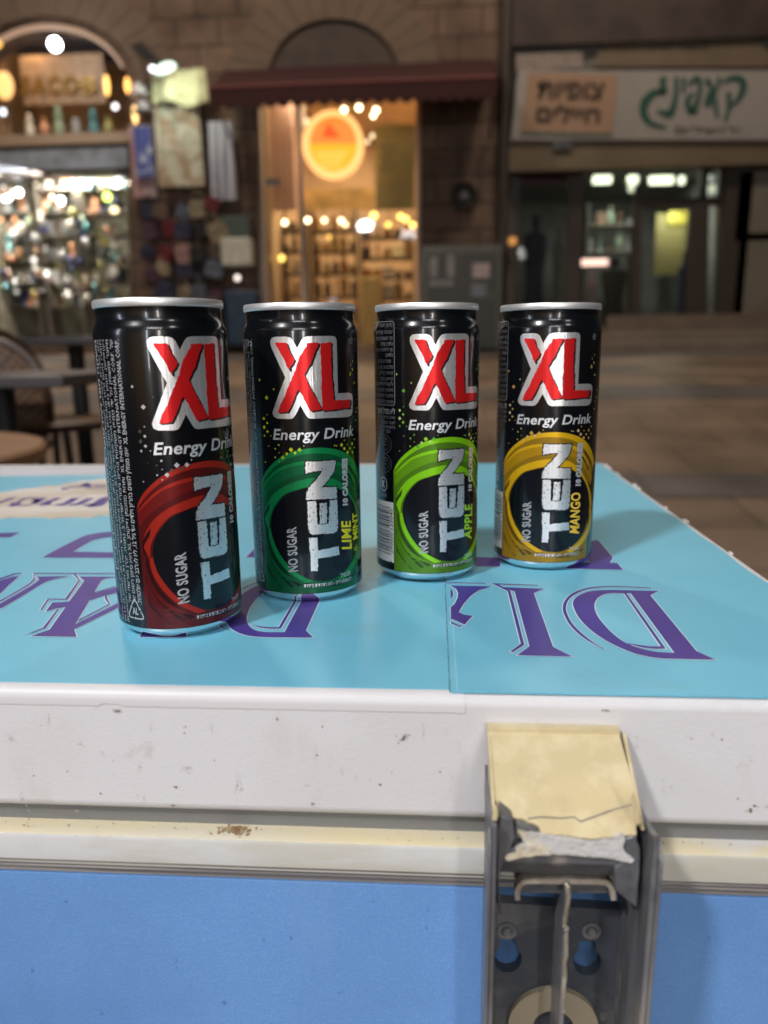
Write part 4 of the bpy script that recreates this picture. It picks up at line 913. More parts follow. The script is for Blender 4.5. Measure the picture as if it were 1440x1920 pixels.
def wallslab(loops, y0, y1, m, name, parent):
    b = MB(); vs, fs = tess(loops); n = len(vs)
    b.add([(v[0], y0, v[1]) for v in vs]+[(v[0], y1, v[1]) for v in vs], fs+[tuple(reversed([a+n for a in f])) for f in fs], m)
    for lp in loops:
        L = len(lp); b.add([(p[0], y, p[1]) for y in (y0, y1) for p in lp], [(i, (i+1) % L, L+(i+1) % L, L+i) for i in range(L)], m)
    return b.build(name, parent, smooth=False)
def room(px0, py0, px1, py1, depth, mw, mf, mc, parent, name, ya=D0+.34):
    x0, z1 = pz(px0, py0); x1, z0 = pz(px1, py1); t = .05; yb = ya+depth
    for (nm, bb, m) in (('back_wall', (x0, yb, z0, x1, yb+t, z1), mw), ('side_wall', (x0-t, ya, z0, x0, yb, z1), mw), ('side_wall', (x1, ya, z0, x1+t, yb, z1), mw), ('interior_floor', (x0-t, ya, z0-t, x1+t, yb+t, z0), mf), ('interior_ceiling', (x0-t, ya, z1, x1+t, yb+t, z1+t), mc)):
        b = MB(); b.box(*bb, m); b.build(nm, parent, smooth=False)
    return x0, z0, x1, z1, yb
COLS = {}
def cm(name, c, rough=.5, metal=0):
    if name not in COLS: COLS[name] = mat(name+'_surface', c, rough, metal, noise=[(tuple(min(1, x*1.5+.02) for x in c), 14, .45, .6, .5)])
    return COLS[name]
def glow(name, c, s):
    if name not in COLS: COLS[name] = mat(name, (.06, .06, .06), .5, emis=c, es=s)
    return COLS[name]

# ---------------------------------------------------------------- stone building with the souvenir shop (left) and the warm-lit shop (middle)
sb = empty('stone_building', (fx(300), D0, gz(D0)), 'brown stone building with arched shopfront left and awninged door right', 'building')
def zb0(): return gz(D0)-.3
Ztop = 7.5
def arch_loop(cx, rx, spring, top, xL, xR, bottom, n=22):
    pts = [pz(xR, bottom), pz(xR, spring)]
    for t in np.linspace(0, math.pi, n)[1:-1]: pts.append(pz(cx+rx*math.cos(t), spring-(spring-top)*math.sin(t)))
    return pts+[pz(xL, spring), pz(xL, bottom)]
A1 = arch_loop(92, 152, 168, 46, -60, 244, 640)
doorloop = [pz(788, 648), pz(788, 150), pz(484, 150), pz(484, 648)]
outer = [(fx(-900), zb0()), (fx(938), zb0()), (fx(938), Ztop), (fx(-900), Ztop)]
A0 = [pz(-160, 640), pz(-160, 60), pz(-500, 60), pz(-500, 640)]
wallslab([outer, A1, doorloop, A0], D0, D0+.34, M_stone, 'wall', sb)
# arch rings (voussoirs)
def archring(cx, cy, r0x, r0y, r1x, r1y, k, parent, m, t0=0, t1=math.pi, proud=.05, lo=0):
    for i in range(k):
        a, b_ = t0+(t1-t0)*i/k+.004, t0+(t1-t0)*(i+1)/k-.004
        q4 = [pz(cx+r0x*math.cos(a), cy-r0y*math.sin(a)), pz(cx+r1x*math.cos(a), cy-r1y*math.sin(a)), pz(cx+r1x*math.cos(b_), cy-r1y*math.sin(b_)), pz(cx+r0x*math.cos(b_), cy-r0y*math.sin(b_))]
        b = MB(); b.prism(q4, 1, D0-proud, D0+.01, m); b.build('arch_stone', parent, smooth=False)
archring(92, 168, 168, 138, 240, 205, 15, sb, M_vouss)
archring(628, 150, 124, 112, 200, 178, 15, sb, M_vouss)
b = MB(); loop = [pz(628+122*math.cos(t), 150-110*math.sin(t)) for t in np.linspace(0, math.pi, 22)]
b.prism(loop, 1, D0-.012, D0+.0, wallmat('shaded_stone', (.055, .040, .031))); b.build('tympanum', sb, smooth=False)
# glowing rim inside the left arch
M_orim = glow('orange_rope_light', (1, .52, .20), .9)
b = MB(); pts = [fac(92+147*math.cos(t), 168-118*math.sin(t), D0-.01) for t in np.linspace(.35, math.pi-.05, 26)]
b.tube(pts, [.016+.012*math.sin(2.4*i/25) for i in range(26)], glow('pale_rope_light', (1, .60, .38), .32), 6); tag(b.build('rope_light'), 'glowing orange rope light along the inner edge of the left arch', 'rope light')
b = MB(); pts = [fac(92+147*math.cos(t), 168-118*math.sin(t), D0-.03) for t in np.linspace(math.pi*.72, math.pi*.97, 8)]
b.tube(pts, .045, glow('orange_neon', (1, .50, .10), 1.6), 6); tag(b.build('neon_tube'), 'bright orange tube light at the upper left of the arch', 'tube light')

# left shop: upper display inside the arch
M_cab = wallmat('brown_display_back', (.34, .22, .13)); M_floor = mat('shop_floor', (.12, .10, .09), .5)
M_ceil = mat('dark_blue_ceiling', (.10, .11, .14), .6)
xs0, zs0, xs1, zs1, ysb = room(-60, 40, 248, 268, 1.0, M_cab, M_floor, M_ceil, sb, 'upper')
b = MB(); b.pbox(-60, 262, 248, 322, D0+.02, .30, M_dark); b.build('transom', sb)
b = MB(); b.pbox(-62, 256, 246, 266, D0-.06, .12, mat('shelf_plank', (.36, .27, .20), .6)); b.build('ledge', sb)
# fascia strip below the ledge: pale blue lettering strip, unreadable in the photo
fs_ = empty('fascia_sign', fac(90, 300, D0-.02), 'narrow pale blue strip sign under the display ledge of the left shop', 'sign')
b = MB(); b.pbox(-60, 284, 240, 314, D0-.03, .03, wallmat('pale_blue_board', (.30, .34, .42), (.17, .18, .2), 5)); b.build('board', fs_)
# gold sign letters on the display back
gs = empty('letter_sign', fac(110, 160, D0+.5), 'dull gold JACOB lettering on the display inside the left arch', 'sign')
for k, (ch, x0, x1) in enumerate([('J', 32, 52), ('A', 58, 85), ('C', 90, 112), ('O', 117, 147), ('B', 154, 180)]):
    vs, fs = text2d(ch, .03, 0, 4); Dl = D0+.52; qd = [pz(x0, 176, Dl), pz(x1, 176, Dl), pz(x1, 142, Dl), pz(x0, 142, Dl)]
    v2 = quadmap(vs, qd); n = len(v2); b = MB()
    b.add([(v[0], Dl, v[1]) for v in v2]+[(v[0], Dl+.03, v[1]) for v in v2], fs+[tuple(reversed([a+n for a in f])) for f in fs], mat('gold_letter', (.42, .26, .07), .4, .4)); b.build('letter', gs, smooth=False)
b = MB(); b.pbox(35, 105, 200, 192, D0+.58, .03, cm('tan_board', (.50, .34, .22))); b.build('backing_board', gs)
def bulb(px, py, D, r, col, s, name, label, cord=True, group=None, cat='lamp'):
    c = fac(px, py, D); e = empty(name, c, label, cat, group); b = MB()
    b.ball(c, r, glow(name+'_glow_%d_%d' % (int(col[1]*100), int(s*10)), col, s), 10); b.build('bulb', e)
    b = MB(); b.lathe([(r*.45, 0), (r*.5, r*.5), (r*.25, r*.9)], (c.x, c.y, c.z+r*.85), M_dark, 8); b.build('socket', e)
    if cord: b = MB(); b.tube([(c.x, c.y, c.z+r*1.6), (c.x, c.y, c.z+r*1.6+.16)], .004, M_dark, 5); b.build('cord', e)
    return e
bulb(103, 83, D0+.05, .066, (.97, .98, 1), 14, 'arch_bulb', 'large white round bulb hanging at the top of the left arch')
l = bpy.data.lights.new('arch_bulb_light', 'POINT'); l.energy = 7; l.shadow_soft_size = .09; l.color = (1, .93, .85); o = bpy.data.objects.new('arch_bulb_light', l); COL.objects.link(o); o.location = fac(103, 110, D0-.35)
area('display_spot', fac(60, 70, D0+.5), fac(60, 230, D0+.7), .6, .1, 6, (1, .62, .3))
# vases and busts on the display shelf
PAL = {'cream': (.60, .54, .44), 'grey': (.26, .26, .26), 'sage green': (.22, .27, .19), 'brown': (.20, .12, .07), 'white': (.66, .66, .66), 'black': (.03, .03, .03), 'teal': (.07, .20, .22), 'copper': (.48, .23, .12), 'olive': (.25, .23, .08), 'navy': (.03, .04, .12)}
WARM = {'amber': (.55, .28, .05), 'red brown': (.25, .08, .04), 'honey': (.60, .38, .12), 'dark brown': (.08, .05, .03), 'orange': (.60, .22, .06), 'cream': (.60, .50, .36), 'black': (.03, .025, .02), 'gold': (.55, .36, .08)}
def goods(kind, c, w, h, m):   # c = centre of the base
    b = MB(); x, y, z = c
    if kind == 'vase': b.lathe([(w*.22, 0), (w*.42, h*.18), (w*.5, h*.4), (w*.3, h*.68), (w*.16, h*.82), (w*.26, h)], c, m, 14)
    elif kind == 'bottle': b.lathe([(w*.36, 0), (w*.38, h*.08), (w*.38, h*.58), (w*.14, h*.74), (w*.12, h*.96), (w*.16, h)], c, m, 12)
    elif kind == 'jar': b.lathe([(w*.40, 0), (w*.46, h*.1), (w*.46, h*.7), (w*.34, h*.8), (w*.38, h*.82), (w*.38, h)], c, m, 12)
    elif kind == 'bowl': b.lathe([(w*.2, 0), (w*.22, h*.1), (w*.5, h*.6), (w*.47, h*.6), (w*.18, h*.16), (.0001, h*.14)], c, m, 14)
    elif kind == 'candlestick': b.lathe([(w*.4, 0), (w*.36, h*.06), (w*.08, h*.16), (w*.16, h*.35), (w*.07, h*.5), (w*.2, h*.8), (w*.24, h*.84), (w*.1, h*.86), (w*.1, h)], c, m, 12)
    elif kind == 'plate':
        n = 20; vs = [(x, y+.012, z+h*.5)]+[(x+w*.5*math.cos(6.283*k/n), y, z+h*.5+h*.5*math.sin(6.283*k/n)) for k in range(n)]+[(x+w*.32*math.cos(6.283*k/n), y+.012, z+h*.5+h*.32*math.sin(6.283*k/n)) for k in range(n)]
        fs = [(1+k, 1+(k+1) % n, 1+n+(k+1) % n, 1+n+k) for k in range(n)]+[(0, 1+n+k, 1+n+(k+1) % n) for k in range(n)]
        b.add(vs, fs, m); b.add([(v[0], v[1]+.012, v[2]) for v in vs], [tuple(reversed(f)) for f in fs], m)
        b.prism([(x-w*.3, y+.02), (x+w*.3, y+.02), (x+w*.3, y+.06), (x-w*.3, y+.06)], 2, z, z+.01, m)
    elif kind == 'figurine':
        b.lathe([(w*.4, 0), (w*.4, h*.07), (w*.26, h*.1), (w*.34, h*.3), (w*.22, h*.5), (w*.32, h*.66), (w*.12, h*.76), (w*.19, h*.86), (w*.16, h*.95), (.0001, h)], c, m, 10)
    elif kind == 'box': b.box(x-w*.45, y, z, x+w*.45, y+w*.4, z+h*.9, m); b.box(x-w*.47, y-.004, z+h*.72, x+w*.47, y+w*.41, z+h*.92, m)
    elif kind == 'lantern':
        b.lathe([(w*.36, 0), (w*.36, h*.06), (w*.28, h*.1), (w*.28, h*.6), (w*.38, h*.64), (w*.1, h*.86), (w*.1, h)], c, m, 6)
    return b
for k, (px, ph, cn, kd) in enumerate([(58, 40, 'cream', 'figurine'), (85, 32, 'copper', 'vase'), (113, 52, 'sage green', 'figurine'), (145, 30, 'grey', 'jar'), (178, 48, 'teal', 'figurine'), (206, 34, 'olive', 'vase'), (20, 36, 'brown', 'candlestick')]):
    c = fac(px, 258, D0+.15); h = ph/FPX*9.2; b = goods(kd, (c.x, c.y, c.z), h*.62, h, cm(cn, PAL[cn])); tag(b.build(kd), f'{cn} {kd} standing on the display ledge inside the left arch', kd, 'pieces displayed in the arch')
for k, (px, py, w_, h_, col) in enumerate([(200, 160, 9, 34, (1, .55, .12)), (239, 160, 10, 26, (1, .45, .1)), (253, 215, 9, 30, (1, .62, .22)), (8, 160, 34, 46, (1, .50, .16)), (6, 210, 9, 12, (.9, .95, 1)), (216, 200, 10, 10, (1, .97, .95))]):
    c = fac(px, py, D0-.03); wm, hm = w_/FPX*9, h_/FPX*9; b = MB(); b.ball(c, wm/2, glow('shade_glow_%d' % k, col, 1.3 if w_ > 20 else 2.4), 10, (1, .6, hm/wm))
    e = empty('wall_lamp', c, ['tall orange lamp inside the arch right of the lettering', 'short orange lamp at the right foot of the arch', 'slim amber lamp below the orange lamp beside the arch', 'broad glowing orange lampshade at the far left edge', 'tiny cold white lamp under the broad orange lampshade', 'tiny white lamp near the right end of the ledge'][k], 'lamp', None); b.build('shade', e)
    b = MB(); b.box(c.x-.012, c.y+.02, c.z+hm*.4, c.x+.012, c.y+.09, c.z+hm*.55, M_dark); b.build('bracket', e)

# left shop: lower interior
M_back = wallmat('shop_back_wall', (.42, .40, .31), (.20, .19, .14), 3); M_ceil2 = mat('pale_ceiling', (.55, .55, .48), .6)
area('shelf_fill_light', fac(100, 326, D0+.12), fac(100, 480, D0+.45), 1.7, .08, 26, (1, .95, .86))  # added light, brightens the shelf fronts
room(-60, 322, 248, 640, 2.2, M_back, M_floor, M_ceil2, sb, 'lower')
area('shop_ceiling_lamp', fac(60, 328, D0+.9)+Vector((0, 0, -.02)), fac(70, 500, D0+.9), 1.6, .5, 190, (1, .97, .86))
area('shop_ceiling_lamp', fac(100, 330, D0+.36)+Vector((0, 0, -.02)), fac(100, 480, D0+.9), 1.7, .12, 60, (1, .95, .86))
kinds = ['vase', 'bottle', 'jar', 'bowl', 'candlestick', 'plate', 'figurine', 'box', 'lantern']
M_rack = mat('worn_wood_shelf', (.24, .21, .165), .6)
def rack(px0, px1, levels, D, label, cat, pal, words, grp, n, parentmat=M_rack, depth=.32, seed=0, ztop=None):
    r = random.Random(seed); x0, x1 = fx(px0, D), fx(px1, D)
    e = empty('display_shelf', ((x0+x1)/2, D, gz(D0)), label, cat); t = .010; zt = fz_(ztop or (levels[0]-38), px0, D)
    for xa_ in (x0, x1-t): b = MB(); b.box(xa_, D, gz(D0)-.02, xa_+t, D+depth, zt, parentmat); b.build('upright', e, smooth=False)
    names = ['top', 'second', 'third', 'fourth', 'fifth', 'sixth']
    for li, py in enumerate(levels):
        z = fz_(py, (px0+px1)/2, D); b = MB(); b.box(x0+t, D+.005, z-.015, x1-t, D+depth, z, parentmat); b.build('board', e, smooth=False)
        combos = [(c, k) for c in pal for k in kinds]; r.shuffle(combos); wcell = (x1-x0-2*t)/n
        gap = ((levels[li]-levels[li-1]) if li else 42)/FPX*D*.86
        for j in range(n):
            cn, kd = combos[j]; w_ = wcell*r.uniform(.9, 1.15); h_ = gap*r.uniform(.6, 1.0) if kd not in ('bowl', 'plate') else w_*.95
            h_ = min(h_, gap)
            c = (x0+t+wcell*(j+.5), D+.06+w_*.5*(kd != 'box' and kd != 'plate')+r.uniform(0, .03), z)
            b = goods(kd, c, w_, h_, cm(('warm ' if pal is WARM else '')+cn, pal[cn], r.uniform(.2, .6), .3 if cn in ('copper', 'gold') else 0))
            tag(b.build(kd, origin=(c[0], c[1], c[2])), f'{cn} {kd} on the {names[li]} board of the {words}', kd, grp)
    return e
LV = [352, 396, 440, 486, 530, 574]
rack(-30, 66, LV, D0+.55, 'dark shelf unit crowded with trinkets, left one in the souvenir shop', 'shelf', PAL, 'left souvenir shop shelf', 'trinkets in the souvenir shop', 7, seed=1)
rack(80, 150, LV, D0+.45, 'dark shelf unit crowded with trinkets, middle one in the souvenir shop', 'shelf', PAL, 'middle souvenir shop shelf', 'trinkets in the souvenir shop', 6, seed=2)
rack(162, 246, LV, D0+.50, 'dark shelf unit crowded with trinkets, right one in the souvenir shop', 'shelf', PAL, 'right souvenir shop shelf', 'trinkets in the souvenir shop', 6, seed=3)
rq = random.Random(77); k = 0
HC = [(c_, k_) for c_ in PAL for k_ in ('pendant', 'charm', 'ornament', 'lantern', 'medallion')]; rq.shuffle(HC)
spots = ['at the far left of', 'left of the middle of', 'mid-way along', 'right of the middle of', 'at the right end of']
for j in range(100):
    px, py = rq.uniform(0, 240), 345+rq.random()**.8*215; cn, kd = HC[j % len(HC)]; D_ = D0+rq.uniform(.37, .44); c = fac(px, py, D_); s_ = rq.uniform(9, 24)/FPX*9.4
    e = empty('hanging_ornament', c, f'{cn} {kd} hanging {spots[min(4, int(px/48))]} the souvenir shop front, '+('high up' if py < 415 else 'half-way down' if py < 490 else 'low down'), kd, 'ornaments hanging in the souvenir shop front'); b = MB()
    col = tuple(min(.8, x_*1.25+.02) for x_ in PAL[cn]); m_ = cm('ornament '+cn, col, .22, .35)
    if kd in ('pendant', 'lantern'): b.lathe([(.0001, -s_*.7), (s_*.35, -s_*.35), (s_*.42, 0), (s_*.2, s_*.35), (s_*.06, s_*.5)], c, m_, 8)
    elif kd == 'medallion': b.prism([(c.x+s_*.45*math.cos(t), c.z+s_*.45*math.sin(t)) for t in np.linspace(0, 6.283, 15)[:-1]], 1, c.y, c.y+.012, m_)
    elif kd == 'charm': b.ball(c, s_*.34, m_, 8, (1, .7, 1.4))
    else: b.lathe([(s_*.1, -s_*.8), (s_*.3, -s_*.6), (s_*.14, -s_*.2), (s_*.34, .1*s_), (s_*.1, s_*.5)], c, m_, 8)
    b.build('charm_body', e); b = MB(); b.tube([(c.x, c.y, c.z+s_*.4), (c.x, c.y, c.z+s_*.4+rq.uniform(.05, .2))], .003, M_dark, 4); b.build('string', e)
LB = [(8, 372, 7, (1, 1, 1), 7), (35, 361, 10, (1, 1, 1), 11), (16, 370, 8, (1, .98, .95), 8), (114, 376, 10, (1, 1, .9), 9), (201, 369, 11, (.75, 1, .15), 4), (214, 394, 12, (1, .78, .42), 2.6), (27, 410, 5, (1, .4, .15), 3), (55, 421, 6, (1, .45, .2), 2.6), (2, 412, 5, (1, .4, .15), 3), (5, 333, 9, (1, 1, 1), 6),
      (130, 329, 15, (.9, 1, .9), 5), (187, 328, 12, (1, .96, 1), 6), (222, 328, 15, (1, .85, .95), 5), (148, 362, 5, (.9, .9, .5), 2), (8, 352, 6, (1, .95, .95), 3)]
wn = ['small white bulb at the far left of', 'largest white bulb left in', 'white bulb beside the largest one in', 'round white bulb mid-way in', 'lime green glowing lamp in', 'broad amber lamp under the lime lamp in', 'small orange bulb left in', 'small orange bulb right of another in', 'orange bulb cut by the left edge in', 'white ceiling bulb at the left edge of',
      'long pale ceiling light mid-way in', 'white ceiling light second from right in', 'pink-white ceiling light at the right of', 'dim yellow bulb beside a dark post in', 'tiny white bulb high at the left of']
for k, (px, py, r_, col, s) in enumerate(LB):
    c = fac(px, py, D0+.40); rr_ = r_/FPX*9.4*.62; e = empty('shop_bulb', c, wn[k]+' the souvenir shop', 'lamp', 'bulbs in the souvenir shop'); b = MB()
    b.ball(c, rr_, glow('shop_bulb_glow_%d' % k, col, s), 8, (1.7 if r_ >= 12 and s > 4 else 1, 1, .7 if r_ >= 12 else 1)); b.build('bulb', e)
    b = MB(); b.tube([(c.x, c.y, c.z+rr_*.6), (c.x, c.y, c.z+rr_+.05)], .004, M_dark, 5); b.build('cord', e)

# ---------------------------------------------------------------- goods hung on the stone wall between the two shops
def cloth(name, px0, py0, px1, py1, D, m, label, cat, folds=5, amp=.03, ragged=0, seed=0):
    r = random.Random(seed); a = fac(px0, py0, D); c = fac(px1, py1, D); nx, nz = 30, 16; vs = []; fs = []
    for s_ in (0, 1):
        for j in range(nz+1):
            for i in range(nx+1):
                u, v = i/nx, j/nz; x = a.x+(c.x-a.x)*(u+(.06*(u-.5))*v); z = a.z+(c.z-a.z)*v+ragged*math.sin(7*u+seed)*(v > .95)
                vs.append((x, D+amp*math.sin(folds*6.283*u+seed+v)*(.4+.6*v)+s_*.008, z))
    o = (nx+1)*(nz+1)
    for j in range(nz):
        for i in range(nx):
            k = j*(nx+1)+i; fs += [(k, k+1, k+nx+2, k+nx+1), (o+k+nx+1, o+k+nx+2, o+k+1, o+k)]
    rim_ = [i for i in range(nx+1)]+[j*(nx+1)+nx for j in range(1, nz+1)]+[nz*(nx+1)+i for i in range(nx-1, -1, -1)]+[j*(nx+1) for j in range(nz-1, 0, -1)]
    fs += [(rim_[i], rim_[(i+1) % len(rim_)], o+rim_[(i+1) % len(rim_)], o+rim_[i]) for i in range(len(rim_))]
    b = MB(); b.add(vs, fs, m); return tag(b.build(name), label, cat)
M_tex1 = mat('cream_patterned_cloth', (.50, .47, .38), .9, noise=[((.34, .22, .14), 5, .50, .58, .9), ((.30, .30, .22), 8, .55, .62, .7)])
cloth('hanging_cloth', 287, 186, 381, 348, D0-.16, M_tex1, 'cream cloth with brown floral pattern hung below the floodlight', 'cloth', 3, .015)
cloth('folded_cloth', 283, 132, 388, 192, D0-.22, mat('yellowish_cloth', (.52, .50, .30), .9, noise=[((.36, .33, .2), 9, .45, .6, .8)]), 'yellowish folded cloth draped over the rail above the floral cloth', 'cloth', 2, .03, .04)
cloth('scarf', 389, 228, 444, 375, D0-.12, mat('white_striped_scarf', (.46, .47, .53), .9, noise=[((.16, .16, .22), 1.6, .50, .56, .7, (6, 1, .6))]), 'white scarf with dark stripes hanging left of the lit doorway', 'scarf', 3, .035)
cloth('shirt', 249, 238, 288, 332, D0-.20, mat('blue_shirt_cloth', (.07, .09, .30), .9, noise=[((.45, .50, .62), 6, .55, .60, .9)]), 'blue shirt with pale print hanging beside the souvenir shop', 'shirt', 2, .02)
cloth('skirt', 240, 235, 292, 370, D0-.14, mat('pink_cloth', (.44, .28, .28), .9, noise=[((.5, .42, .45), 6, .5, .6, .7)]), 'pink garment hanging behind the blue shirt', 'garment', 3, .03)
for k, (px, py, cn, c_) in enumerate([(262, 172, 'white', (.62, .60, .62)), (268, 204, 'grey', (.30, .28, .30))]):
    c = fac(px, py, D0-.15); b = MB(); b.lathe([(.11, 0), (.115, .012), (.07, .02), (.07, .07), (.055, .11), (.0001, .125)], (c.x, c.y, c.z-.04), cm('hat_'+cn, c_), 16); tag(b.build('hat'), f'{cn} brimmed hat hung above the blue shirt', 'hat', 'hats hung by the souvenir shop')
BP = {'dark red': (.17, .015, .025), 'navy': (.025, .025, .07), 'dusty pink': (.34, .19, .18), 'brown': (.15, .09, .06), 'black': (.02, .018, .022), 'grey blue': (.12, .14, .20), 'tan': (.34, .27, .18), 'plum': (.10, .04, .07)}
bc = ['tan', 'grey blue', 'dusty pink', 'brown', 'black', 'plum', 'navy', 'dark red']
def bag(c, w_, h_, m, label):
    e = empty('handbag', c, label, 'bag', 'bags hanging on the stone wall'); b = MB(); x, y, z = c
    pr = smooth([(-w_*.42, -h_*.5), (w_*.42, -h_*.5), (w_*.5, -h_*.2), (w_*.4, h_*.2), (-w_*.4, h_*.2), (-w_*.5, -h_*.2)], 3)
    b.prism([(x+p[0], z+p[1]) for p in pr], 1, y, y+w_*.35, m); b.build('pouch', e, bevel=.012)
    b = MB(); b.prism([(x-w_*.41, z+h_*.2), (x+w_*.41, z+h_*.2), (x+w_*.3, z-h_*.1), (x-w_*.3, z-h_*.1)], 1, y-.008, y-.001, m); b.build('flap', e)
    b = MB(); b.tube([(x+w_*.36*math.cos(t), y+w_*.15, z+h_*.18+h_*.5*math.sin(t)) for t in np.linspace(0, math.pi, 12)], .007, m, 5); b.build('strap', e); e.rotation_euler = (0, random.Random(label).uniform(-.45, .45), random.Random(label+'z').uniform(-.5, .5))
k = 0
rowsn = ['topmost', 'second', 'third', 'fourth', 'lowest']
for ri, py in enumerate([385, 425, 465, 505, 545]):
    cs = bc[:]; random.Random(ri+5).shuffle(cs)
    for ci in range(5):
        px = 275+ci*32+(ri % 2)*6; rq = random.Random(ri*9+ci); c = fac(px+rq.uniform(-7, 7), py+rq.uniform(-9, 9), D0-.14-.10*rq.random()); s = 34/FPX*8.8*rq.uniform(.75, 1.2)
        bag((c.x, c.y, c.z), s*.92, s*1.1, cm('bag_'+cs[ci], tuple(x_*.62 for x_ in BP[cs[ci]]), .7), f'{cs[ci]} bag in the {rowsn[ri]} row hanging right of the souvenir shop')
b = MB(); b.pbox(412, 446, 472, 498, D0-.22, .2, cm('wicker_white', (.42, .41, .36))); e = empty('basket', fac(440, 498, D0-.2), 'off white basket left of the lit doorway', 'basket'); b.build('basket_body', e, bevel=.02)
b = MB(); cc = fac(442, 446, D0-.12); b.tube([(cc.x+.16*math.cos(t), cc.y, cc.z+.14*math.sin(t)) for t in np.linspace(0, math.pi, 12)], .008, cm('wicker_white', (.4, .4, .4)), 6); b.build('handle', e)
b = MB(); b.pbox(412, 405, 470, 445, D0-.14, .12, cm('dark_green_box', (.05, .07, .06))); tag(b.build('crate', bevel=.01), 'dark green crate hung above the off white basket', 'crate')
c = fac(445, 521, D0-.15); bulb(445, 521, D0-.15, .03, (1, .85, .75), 1.6, 'pilot_lamp', 'tiny pinkish lamp below the off white basket', False)
b = MB(); b.pbox(420, 545, 484, 648, D0-.3, .28, cm('blue_crate', (.012, .032, .07))); tag(b.build('tub', bevel=.02), 'dark blue tub standing under the tiny pinkish lamp', 'tub')
b = MB(); b.pbox(250, 562, 415, 648, D0-.45, .4, cm('dark_counter', (.05, .035, .03))); tag(b.build('bench', bevel=.01), 'dark low bench under the hanging bags', 'bench')
# floodlight
fl = empty('floodlight', fac(285, 112, D0-.3), 'black floodlight with a glowing pale green lens above the cloth', 'floodlight')
b = MB(); b.prism([pz(*p, D0-.35) for p in [(248, 92), (272, 83), (298, 114), (280, 121)]], 1, D0-.45, D0-.2, M_dark2); b.build('housing', fl, bevel=.01)
b = MB(); b.prism([pz(*p, D0-.4) for p in smooth([(292, 136), (305, 124), (322, 119), (332, 125), (322, 135), (300, 142)], 3)], 1, D0-.46, D0-.42, glow('floodlight_lens', (.75, 1, .85), 1.5)); b.build('lens', fl)
b = MB(); b.ball(fac(286, 129, D0-.4), .03, glow('floodlight_pilot', (1, .95, .98), 3)); b.build('side_bulb', fl)
b = MB(); b.tube([fac(262, 100, D0-.3), fac(262, 100, D0+.02)], .012, M_dark, 6); b.build('bracket', fl)
area('floodlight_beam', fac(312, 128, D0-.55), fac(335, 260, D0-.1), .15, .08, 2.2, (.85, 1, .85))

# ---------------------------------------------------------------- middle shop
M_warmw = wallmat('warm_plaster_wall', (.52, .36, .22), (.42, .28, .17), 2); M_wfloor = mat('warm_shop_floor', (.30, .2, .12), .5)
x0, z0, x1, z1, yb = room(484, 150, 788, 648, 2.4, M_warmw, M_wfloor, M_warmw, sb, 'mid')
area('shop_ceiling_lamp', ((x0+x1)/2, D0+1.3, z1-.03), ((x0+x1)/2, D0+1.3, z0), 1.2, .8, 50, (1, .78, .48))
area('shop_ceiling_lamp', ((x0+x1)/2, D0+.5, z1-.03), ((x0+x1)/2, D0+.9, z0), 1.4, .3, 10, (1, .74, .50))
dr = empty('shop_door', ((x0+x1)/2, D0+.1, z0), 'glazed shop door with slim pale frame under the maroon awning', 'door')
b = MB(); b.pbox(484, 150, 492, 648, D0+.06, .08, M_trimw); b.build('frame_post', dr); b = MB(); b.pbox(780, 150, 788, 648, D0+.06, .08, M_trimw); b.build('frame_post', dr)
b = MB(); b.pbox(562, 150, 568, 648, D0+.07, .05, M_trimw); b.build('mullion', dr)
b = MB(); b.pbox(493, 152, 561, 646, D0+.09, .008, M_glass); b.build('pane', dr); b = MB(); b.pbox(569, 152, 779, 646, D0+.09, .008, M_glass); b.build('pane', dr)
b = MB(); b.pbox(496, 336, 524, 346, D0+.04, .04, cm('grey_plate', (.16, .16, .17))); b.build('push_plate', dr)
cloth('curtain', 494, 190, 558, 395, D0+.55, mat('peach_curtain', (.62, .42, .32), .9), 'peach curtain behind the left pane of the lit doorway', 'curtain', 5, .03)
ps = empty('poster', fac(742, 300, D0+.2), 'yellowish poster with faint lines hanging inside the lit doorway', 'poster')
b = MB(); b.pbox(702, 235, 778, 392, D0+.24, .012, wallmat('yellow_poster_paper', (.52, .38, .13), (.44, .30, .12), 4)); b.build('sheet', ps)
for k in range(5):
    b = MB(); b.pbox(712+3*(k % 2), 272+k*11, 742-2*(k % 3), 276+k*11, D0+.235, .004, cm('olive_line', (.22, .17, .06))); b.build('printed_line', ps)
b = MB(); b.pbox(560, 395, 700, 352, D0+1.2, .02, wallmat('ochre_panel', (.52, .34, .12))); tag(b.build('wall_panel'), 'ochre panel on the wall behind the round sign', 'panel')
M_wwood = mat('warm_wood', (.07, .035, .018), .6)
WARM = {k_: tuple(x_*.55 for x_ in v_) for k_, v_ in WARM.items()}
MK = [430, 470, 512, 556, 600]
rack(495, 575, MK, D0+.9, 'shelf of warm-lit goods at the left inside the doorway', 'shelf', WARM, 'left shelf seen through the lit doorway', 'goods seen through the lit doorway', 5, M_wwood, seed=11)
rack(585, 668, MK, D0+1.1, 'shelf of warm-lit goods in the middle of the doorway view', 'shelf', WARM, 'middle shelf seen through the lit doorway', 'goods seen through the lit doorway', 5, M_wwood, seed=12)
rack(676, 776, [442, 482, 520, 560, 600], D0+1.0, 'shelf of warm-lit goods at the right inside the doorway', 'shelf', WARM, 'right shelf seen through the lit doorway', 'goods seen through the lit doorway', 5, M_wwood, seed=13)
b = MB(); b.pbox(676, 520, 716, 645, D0+.7, .3, cm('yellow_cabinet', (.50, .34, .10))); tag(b.build('cabinet', bevel=.01), 'yellow cabinet on the floor inside the lit doorway', 'cabinet')
